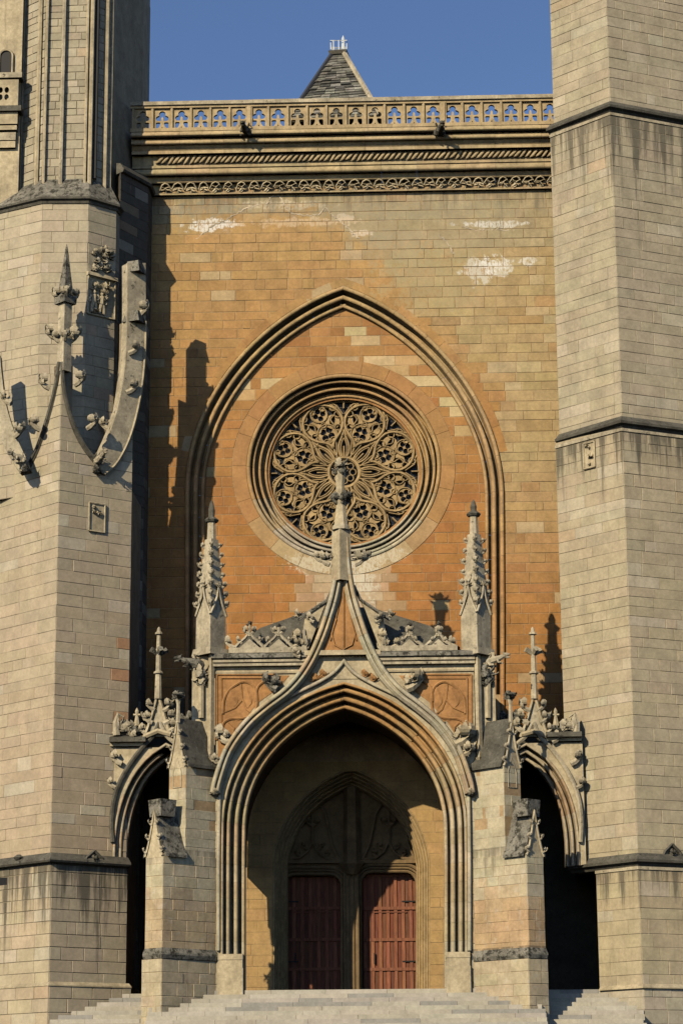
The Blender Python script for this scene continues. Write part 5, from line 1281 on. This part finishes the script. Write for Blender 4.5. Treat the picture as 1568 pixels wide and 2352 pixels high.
# ---- side arches between porch and towers
def sidearch(sg):
    f = (lambda x: x) if sg < 0 else (lambda x: 1584-x+6)
    sa = thing('side_porch', ('small side porch with moulded arch and cross finial beside the left tower' if sg < 0 else 'small side porch with moulded arch and cross finial beside the right tower'), 'side porch', 'side porches flanking the main porch')
    Y = -3.75; fr = plane_frame(Y)
    L_ = [(290, 1988), (290, 1960)]+bez((291, 1930), (296, 1850), (325, 1775), (383, 1742), 10)
    c = 386
    full = L_+[(2*c-x, y) for x, y in L_[-2::-1]]
    pth = P2([(f(x), y) for x, y in full], Y)
    if sg > 0: pth = pth[::-1]
    pf2 = [(0, .8), (0, .50)]+roll(.055, .42, .05)+[(.11, .54), (.16, .52), (.18, .28)]+roll(.235, .20, .055)+[(.29, .36), (.34, .34), (.36, .08)]+roll(.41, .0, .045)+[(.46, .02), (.46, .4)]
    voussoirs(pth, pf2, fr, M_MOULD, sa, lambda x, y, z: jit(lerp((.48, .40, .27), (.47, .31, .17), rnd.random()**2), .08, .02), L=.55, gap=.003)
    hd = smooth_path([(258, 1935), (256, 1880), (266, 1820), (292, 1765), (326, 1718), (352, 1690), (366, 1660)], 4)
    hp = P2([(f(x), y) for x, y in hd], Y-.08); m = MB(); tube(m, [(x, Y-.08, z) for x, z in hp], .08, 6); m.build('hood_moulding', M_DARKST if sg < 0 else M_GREYST, sa)
    hd = smooth_path([(472, 1820), (448, 1765), (410, 1716), (382, 1690), (366, 1660)], 4); m = MB(); tube(m, [(*XZ(f(x), y, Y-.08)[:1], Y-.08, XZ(f(x), y, Y-.08)[1]) for x, y in hd], .08, 6); m.build('hood_moulding', M_GREYST, sa)
    # wall round the arch
    OUT = offs(pth, .41); xa, xb = sorted((Xp(f(250), Y), Xp(f(490), Y))); zt = Zp(1712, Y)
    m = MB(); zbt = OUT[0][1]; slab(m, [[(xa, zbt), (xa, zt), (xb, zt), (xb, zbt)]+OUT[::-1]], fr, .02, .8); m.build('side_wall', M_BEIGE, sa)
    # coping slab, passage roof
    m = MB(); a, b = sorted((Xp(f(252), Y), Xp(f(335), Y))); zc_ = Zp(1700, Y)
    m.box((a, Y-.32, zc_-.02), (b, Y+.8, zc_+.12)); m.add([(a, Y-.32, zc_+.12), (b, Y-.32, zc_+.12), (b, Y+.1, zc_+.26), (a, Y+.1, zc_+.26)], [(0, 1, 2, 3)]); m.build('coping_slab', M_DARKST, sa)
    m = MB(); m.box((a, Y-.12, zc_-.14), (b, Y+.3, zc_-.02)); m.build('coping_moulding', M_BEIGE, sa)
    box('passage_roof', (xa, Y+.3, zt-.05), (xb, .3, zt+.12), M_DEEP, sa)
    # ogee gablet with finial
    m = MB(); 
    q = lambda x, y, d=0: Vector((Xp(f(x), Y-.1, y), Y-.1+d, Zp(y, Y-.1, f(x))))
    for s in (-1, 1): tube(m, [q(363+s*32, 1694), q(363+s*24, 1675), q(363+s*14, 1645), q(363+s*5, 1612), q(363, 1590)], [.075, .07, .065, .06, .05], 5)
    m.build('gablet_rib', M_BEIGE, sa)
    m = MB(); pp = [(q(x, y).x, q(x, y).z) for x, y in ((335, 1692), (391, 1692), (363, 1610))]; slab(m, [pp], plane_frame(Y-.05), 0, .3); m.build('gablet_panel', M_GREYST, sa)
    m = MB(); tube(m, [q(334, 1692, -.05), q(363, 1680, -.08), q(392, 1688, -.05)], .09, 6); m.build('gablet_sill', M_BEIGE, sa)
    for (x, y, s, a) in ((346, 1650, .34, 1), (352, 1622, .30, 1), (382, 1650, .40, 0), (378, 1622, .36, 0), (392, 1668, .40, 0), (334, 1676, .3, 1), (275, 1742, .4, 1), (262, 1800, .3, 1), (318, 1694, .35, 1)):
        ang = (math.pi if a else 0) if sg < 0 else (0 if a else math.pi); crocket(sa, q(x, y), s*1.15, ang, M_GREYST)
    fleuron(sa, f(363), 1440, 1496, 1548, 1606, Y-.1, .21, M_GREYST, M_LICHEN if sg < 0 else M_GREYST)
    # parapet carving
    for (x, y, s) in ((272, 1670, (.35, .25, .55)), (290, 1672, (.55, .25, .4)), (312, 1680, (.5, .25, .3)), (400, 1650, (.45, .3, .4)), (420, 1655, (.5, .3, .3)), (435, 1650, (.3, .3, .4))):
        inst('leaf_knob', rnd.choice(LEAVES), M_LICHEN if x > 300 else M_GREYST, sa, q(x, y), s)
    m = MB(); p = q(314, 1668); tube(m, [p, p+Vector((0, 0, .35)), p+Vector((0, 0, .5)), p+Vector((0, 0, .62))], [.12, .05, .07, .015], 6); tube(m, [p+Vector((-.12, 0, .38)), p+Vector((.12, 0, .38))], .045, 5); m.build('parapet_finial', M_METAL2 if False else M_BEIGE, sa)
    m = MB(); tube(m, [q(268, 1690), q(266, 1660), q(272, 1640), q(284, 1648)], [.14, .11, .08, .03], 6); m.build('parapet_scroll', M_GREYST, sa)
    return sa
sidearch(-1); sidearch(1)

# ================================================================== PORTAL WALL, DOORS
portal = thing('inner_portal', 'shadowed inner portal with carved tympanum, central pier and ogee crests over the two doors', 'portal')
m = MB(); z_t = Zp(1600, 0)
xo0, xo1 = Xp(625, 0, 2150), Xp(1000, 0, 2150)
arch = [(625, 2300), (625, 2100)]+bez((625, 1980), (640, 1850), (730, 1790), (806, 1762), 12)
AP = P2(arch+[(2*806-x, y) for x, y in arch[-2::-1]], 0)
xs0, xs1 = Xp(380, 0), Xp(1320, 0)
slab(m, [[(xs0, floor_z-1), (xs0, z_t), (xs1, z_t), (xs1, floor_z-1), (AP[-1][0], floor_z-1)]+AP[::-1][1:-1]+[(AP[0][0], floor_z-1)]], fr0, .002, .5); m.build('wall_core', M_MORTAR, portal)
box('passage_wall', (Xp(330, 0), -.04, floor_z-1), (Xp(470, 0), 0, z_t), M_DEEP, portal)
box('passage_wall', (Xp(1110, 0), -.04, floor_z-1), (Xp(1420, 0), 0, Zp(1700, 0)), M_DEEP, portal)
PO = Stones(portal, M_NAVE)
polyA = offs(AP, -.0)+[(AP[-1][0], floor_z-3), (AP[0][0], floor_z-3)]
masonry(PO, fr0, rows_between(floor_z, Zp(1750, 0), .37, .04), lambda z: sub_iv([(Xp(490, 0), Xp(1100, 0))], inside_iv(polyA, z)), lambda p: jit((.45, .29, .125), .06, .02), .5, 1.0, gap=.006, proud=.010)
PO.flush(120)
po = [(0, 0)]+[(-.0, .02)]
steps_ = []
o, d = 0, 0
prof_p = [(0, .0), (0, .10)]+[(-.03, .16)]+roll(-.10, .24, .05, 0, 180)[:0]
prof_p = [(0.0, -.01)]
for i in range(5):
    oo = -.09*i-.02; dd = .28*i
    prof_p += [(oo, dd), (oo-.02, dd+.02), (oo-.05, dd-.0), (oo-.075, dd+.04), (oo-.07, dd+.20), (oo-.05, dd+.26)]
prof_p += [(-.47, 1.42), (-.47, 1.85)]
m = MB(); voussoirs(AP, prof_p, fr0, M_MOULD, portal, lambda x, y, z: jit((.42, .29, .14), .05, .02), name='embrasure_moulding', L=1.1, gap=.002)
# back wall of the portal with the two door openings
YB = 1.65; frB2 = plane_frame(YB)
def rrect(x0, x1, yb, yt, r, Y): 
    p = [(x0, yb), (x0, yt+r)]+[(x0+r-r*math.cos(a), yt+r-r*math.sin(a)) for a in [math.pi/2*i/6 for i in range(1, 6)]]+[(x0+r, yt), (x1-r, yt)]+[(x1-r+r*math.sin(a), yt+r-r*math.cos(a)) for a in [math.pi/2*i/6 for i in range(1, 6)]]+[(x1, yt+r), (x1, yb)]
    return [XZ(a, b, Y) for a, b in p]
d1 = rrect(654, 782, 2272, 2012, 24, YB); d2 = rrect(831, 954, 2270, 2006, 24, YB)
zf = floor_z-.05
for dd in (d1, d2): dd[0] = (dd[0][0], zf); dd[-1] = (dd[-1][0], zf)
bx = [(AP[0][0]-.2, floor_z-.3), (AP[0][0]-.2, Zp(1700, YB)), (AP[-1][0]+.2, Zp(1700, YB)), (AP[-1][0]+.2, floor_z-.3)]
e_ = floor_z-.3
poly = [(bx[0][0], e_), (bx[1][0], bx[1][1]), (bx[2][0], bx[2][1]), (bx[3][0], e_), (d2[-1][0], e_)]+d2[::-1]+[(d2[0][0], e_), (d1[-1][0], e_)]+d1[::-1]+[(d1[0][0], e_)]
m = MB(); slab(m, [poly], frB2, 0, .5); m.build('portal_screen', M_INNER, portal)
for dd in (d1, d2):
    for o_, r_, dp in ((.06, .05, -.05), (.17, .04, -.09), (.28, .06, -.12)):
        m = MB(); pth = offs(dd, o_); tube(m, [(x, YB+dp, z) for x, z in pth], r_, 6); m.build('door_surround', M_INNER, portal)
# central pier
a, b = Xp(786, YB, 2150), Xp(828, YB, 2150); box('central_pier', (a+.1, YB-.28, floor_z), (b-.1, YB+.1, Zp(1985, YB)), M_INNER, portal)
m = MB()
for x in (792, 801, 812, 822): p = at(x, 2150, YB-.30); tube(m, [(p.x, p.y, floor_z), (p.x, p.y, Zp(1990, YB))], .045, 6)
m.build('pier_shaft', M_INNER, portal)
p = at(808, 2010, YB-.35); m = MB(); frus(m, p.x, p.y, p.z, p.z+.35, .35, .8, 0, 8); frus(m, p.x, p.y, p.z+.35, p.z+.45, .85, .85, 0, 8); m.build('statue_console', M_INNER, portal)
m = MB(); p = at(808, 1990, YB-.3); frus(m, p.x, p.y+.1, p.z, Zp(1760, YB), .55, .45, 0, 6); m.build('tympanum_shaft', M_INNER, portal)
# ogee crests over the doors and blind tracery in the tympanum
for c_ in (718, 893):
    m = MB(); q = lambda x, y, d=-.12: Vector((Xp(x, YB, y), YB+d, Zp(y, YB, x)))
    m2 = MB(); m2.box((q(c_-78, 1984).x, YB-.22, q(c_, 1985).z), (q(c_+78, 1984).x, YB, q(c_, 1977).z)); m2.build('lintel_ledge', M_INNER, portal)
    for s in (-1, 1):
        tube(m, [q(c_+s*60, 1976), q(c_+s*30, 1972), q(c_+s*12, 1958), q(c_, 1936)], .05, 5); tube(m, [q(c_+s*60, 1976), q(c_+s*44, 1940), q(c_+s*30, 1870), q(c_, 1820)], .05, 5)
        crocket(portal, q(c_+s*28, 1962), .26, 0 if s > 0 else math.pi, M_INNER); crocket(portal, q(c_+s*14, 1946), .24, 0 if s > 0 else math.pi, M_INNER)
    tube(m, [q(c_, 1940), q(c_, 1880), q(c_, 1850)], [.06, .05, .01], 6); m.build('ogee_crest', M_INNER, portal)
    for s in (-1, 1): crocket(portal, q(c_+s*3, 1890), .3, 0 if s > 0 else math.pi, M_INNER)
# doors
def door(x0, x1, ytop, ybot, Yd, name_label, lit):
    dr = thing('door', name_label, 'door', None)
    X0_, X1_ = Xp(x0, Yd, 2150), Xp(x1, Yd, 2150); zt_, z0_ = Zp(ytop, Yd, x0), floor_z
    m = MB(); m.box((X0_, Yd+.03, z0_), (X1_, Yd+.10, zt_), (.20, .085, .05)); m.build('door_leaf', M_WOOD, dr, colour=True)
    n = 14; w = (X1_-X0_)/n
    rails = [2013 if ytop < 2016 else 2016, 2088, 2160, 2228]
    zr = [Zp(y, Yd, x0) for y in rails]+[z0_]
    for i in range(n):
        for k in range(4):
            za, zb2 = zr[k+1], zr[k]
            if za > zt_: continue
            zb2 = min(zb2, zt_); c = jit((.19, .072, .04), .22, .08) if i % 2 else jit((.30, .118, .062), .2, .08)
            e = .012 if i % 2 else .06
            m = MB(); m.box((X0_+i*w+.012, Yd+.03-e, za+.05), (X0_+(i+1)*w-.012, Yd+.03, zb2-.03-(.05 if i % 3 == 0 else 0)), c); m.build('plank', M_WOOD, dr, colour=True)
    for k in (1, 2, 3):
        m = MB(); m.box((X0_, Yd-.05, zr[k]-.05), (X1_, Yd+.035, zr[k]+.055), (.27, .11, .06)); m.build('rail', M_WOOD, dr, colour=True)
    m = MB(); m.box((X0_, Yd-.02, zt_-.08), (X1_, Yd+.03, zt_), (.27, .11, .06)); m.build('rail', M_WOOD, dr, colour=True)
    for k, zz2 in enumerate((zr[1]+.22, zr[3]+.25)):
        m = MB(); xx = X1_-.02 if x0 > 800 else X0_+.02; sgn = -1 if x0 > 800 else 1
        m.box((min(xx, xx+sgn*.5), Yd-.055, zz2), (max(xx, xx+sgn*.5), Yd-.035, zz2+.045)); m.build('hinge', M_IRON, dr)
    # wicket door frame and handle
    wx0, wx1 = X0_+w*2, X1_-w*2.6; zw0, zw1 = z0_+.05, Zp(2098, Yd, x0)
    m = MB(); m.box((wx0-.03, Yd-.045, zw0), (wx0, Yd, zw1), (.22, .09, .05)); m.box((wx0-.03, Yd-.045, zw1), (wx1, Yd, zw1+.04), (.22, .09, .05)); m.build('wicket_frame', M_WOOD, dr, colour=True)
    m = MB(); m.box((wx0+.10, Yd-.10, Zp(2215, Yd, x0)), (wx0+.14, Yd-.04, Zp(2190, Yd, x0))); m.build('handle', M_IRON, dr)
    return dr
door(834, 957, 2010, 2270, YD+.05, 'red-brown plank door in the sunlight, right of the central pier', True)
door(652, 784, 2010, 2270, YD+.05, 'dark plank door in shadow with one sunlit strip, left of the central pier', False)
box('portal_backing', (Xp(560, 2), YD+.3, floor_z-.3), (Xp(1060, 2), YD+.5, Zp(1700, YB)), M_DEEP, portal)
